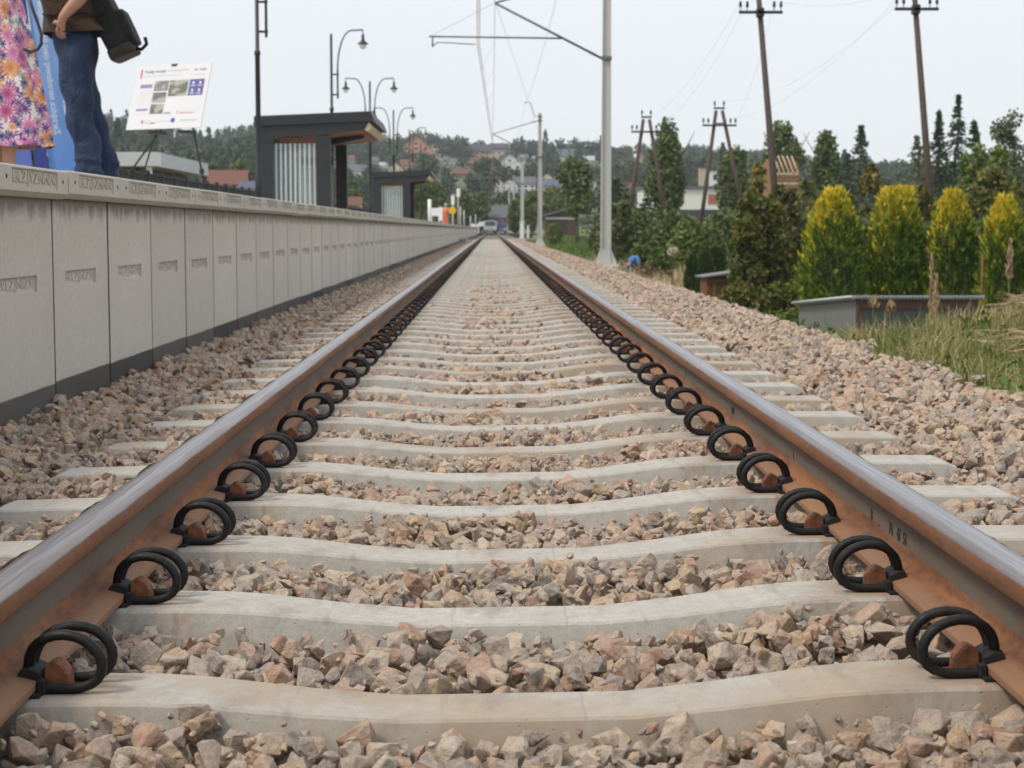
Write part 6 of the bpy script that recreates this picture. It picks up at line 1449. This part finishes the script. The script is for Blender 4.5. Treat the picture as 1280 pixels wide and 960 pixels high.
# leafy weeds in the bank
n = 900; X = rg.uniform(2.3, 6.5, n); Y = rg.uniform(6.5, 15, n); Z = ground_z(X, Y); C = np.repeat(np.stack([X, Y, Z + .03], 1), 9, 0) + rg.normal(size=(n * 9, 3)) * np.array([.05, .05, .03]); v, f = leaf_quads(C, unit(rg, len(C)) + np.array([0, 0, .3]), .06, .03, rg); tag(link('bank_weeds', np_mesh('bank_weeds', v, f, 4, np.repeat(rg.random(n), 9) * .6), None, MAT['leaf_light']), 'low leafy weeds among the bank grass', 'weeds', kind='stuff')
# dead twigs, straw and dry stalks
tw = MB()
for k in range(90):
    x, y = rg.uniform(3.0, 6.2), rg.uniform(8.5, 14); a = rg.uniform(-.5, .5); l = rg.uniform(.12, .5); z = G(x, y) + rg.uniform(.03, .12); p = Vector((x, y, z)); e = p + Vector((math.cos(a) * l, math.sin(a) * l, rg.uniform(-.03, .10))); tw.tube([p, p.lerp(e, .5) + Vector((0, 0, rg.uniform(-.02, .04))), e], [.006, .005, .002], 5)
tag(tw.build('dead_twigs', MAT['branch']), 'dry twigs lying over the grass bank', 'twigs', kind='stuff')
hn = 16000; X = rg.uniform(2.7, 6.5, hn); Y = rg.uniform(8, 14.5, hn); kk = (np.sin(X * 2.3 + Y) + np.sin(X * 1.1 - Y * .9) > .1); X, Y = X[kk], Y[kk]; Z = ground_z(X, Y) + rg.uniform(.03, .17, len(X)); D = unit(rg, len(X)); D[:, 2] *= .2; v, f = leaf_quads(np.stack([X, Y, Z], 1), D, .22, .006, rg); tag(link('mown_straw', np_mesh('mown_straw', v, f, 4, rg.random(len(X))), None, MAT['straw']), 'mown dry straw scattered on the grass bank', 'straw', kind='stuff')
def stalk(px, top_py, bpy, Y, label, plume, r_=.006):
    a = at(px, top_py, Y); g = G(a.x, Y); t = empty('dry_weed_stalk', (a.x, Y, g), 0, label, 'weed'); h = a.z - g
    MB().tube([(0, 0, -.02), (.01, 0, h * .4), (-.005, 0, h * .75), (.01, 0, h)], [r_, r_ * .9, r_ * .7, r_ * .4], 5).build('stem', MAT['branch'], t)
    nn = 260; z = rg.random(nn); C = np.stack([rg.normal(size=nn) * .012 * (1.25 - z) + .004, rg.normal(size=nn) * .012, h * (1 - plume) + z * h * plume], 1); v, f = leaf_quads(C, np.stack([rg.normal(size=nn) * .25, rg.normal(size=nn) * .25, np.ones(nn)], 1), .05, .012, rg); link('seed_head', np_mesh('seed_head', v, f, 4, rg.random(nn)), t, MAT['straw'])
stalk(1164, 318, 420, 12.6, 'tall brown dry dock stalk in front of the shed fascia', .5); stalk(1170, 345, 420, 12.3, 'shorter brown dry stalk beside the tall dock stalk', .5); stalk(1113, 378, 420, 11.5, 'thin pale grass stalk before the shed corner', .12, .003); stalk(1262, 300, 400, 12.8, 'tall dry stalk by the last golden thuja', .35, .004); stalk(1092, 372, 420, 12, 'slim dry stalk left of the tall dock stalk', .12, .003)
mp_ = MB(); p_ = at(1242, 400, 26); g = G(p_.x, 26); o = empty('rusty_stake', (at(1228, 320, 30).x, 30, G(at(1228, 320, 30).x, 30)), 0, 'thin rusty stake between the last two golden thujas', 'stake'); MB().tube([(0, 0, -.1), (0, 0, at(1228, 318, 30).z - o.location.z)], .016, 6).build('stake_bar', MAT['shoulder'], o)
for px, py, Y, lab, s in ((1222, 500, 8.2, 'pale flat stone at the grass edge', .055), (1228, 462, 10.0, 'grey white cement lump lying in the bank grass', .10)):
    p = at(px, py, Y); o = link('loose_stone', bpy.data.meshes.new_from_object(grv) if 0 else pm[3 if s < .1 else 7].copy(), None, plain('pale_cement', (.42, .41, .39), .9)); o.location = (p.x, Y, G(p.x, Y) + .03); o.scale = (s, s * .8, s * .55); tag(o, lab, 'stone')

# ------------------------------------------------------------------ haze
hz = MB().box(-1500, 1500, -30, 1300, -60, 130).build('haze', None); hz['kind'] = 'stuff'
hm = bpy.data.materials.new('haze_air'); hm.use_nodes = True; hm.node_tree.nodes.remove(hm.node_tree.nodes['Principled BSDF']); pv = hm.node_tree.nodes.new('ShaderNodeVolumePrincipled')
pv.inputs['Color'].default_value = (.86, .92, 1.0, 1); pv.inputs['Density'].default_value = .00022; pv.inputs['Anisotropy'].default_value = .0
hm.node_tree.links.new(pv.outputs[0], hm.node_tree.nodes['Material Output'].inputs['Volume']); hz.data.materials.append(hm)
scene.cycles.volume_bounces = 0; scene.cycles.volume_step_rate = 10
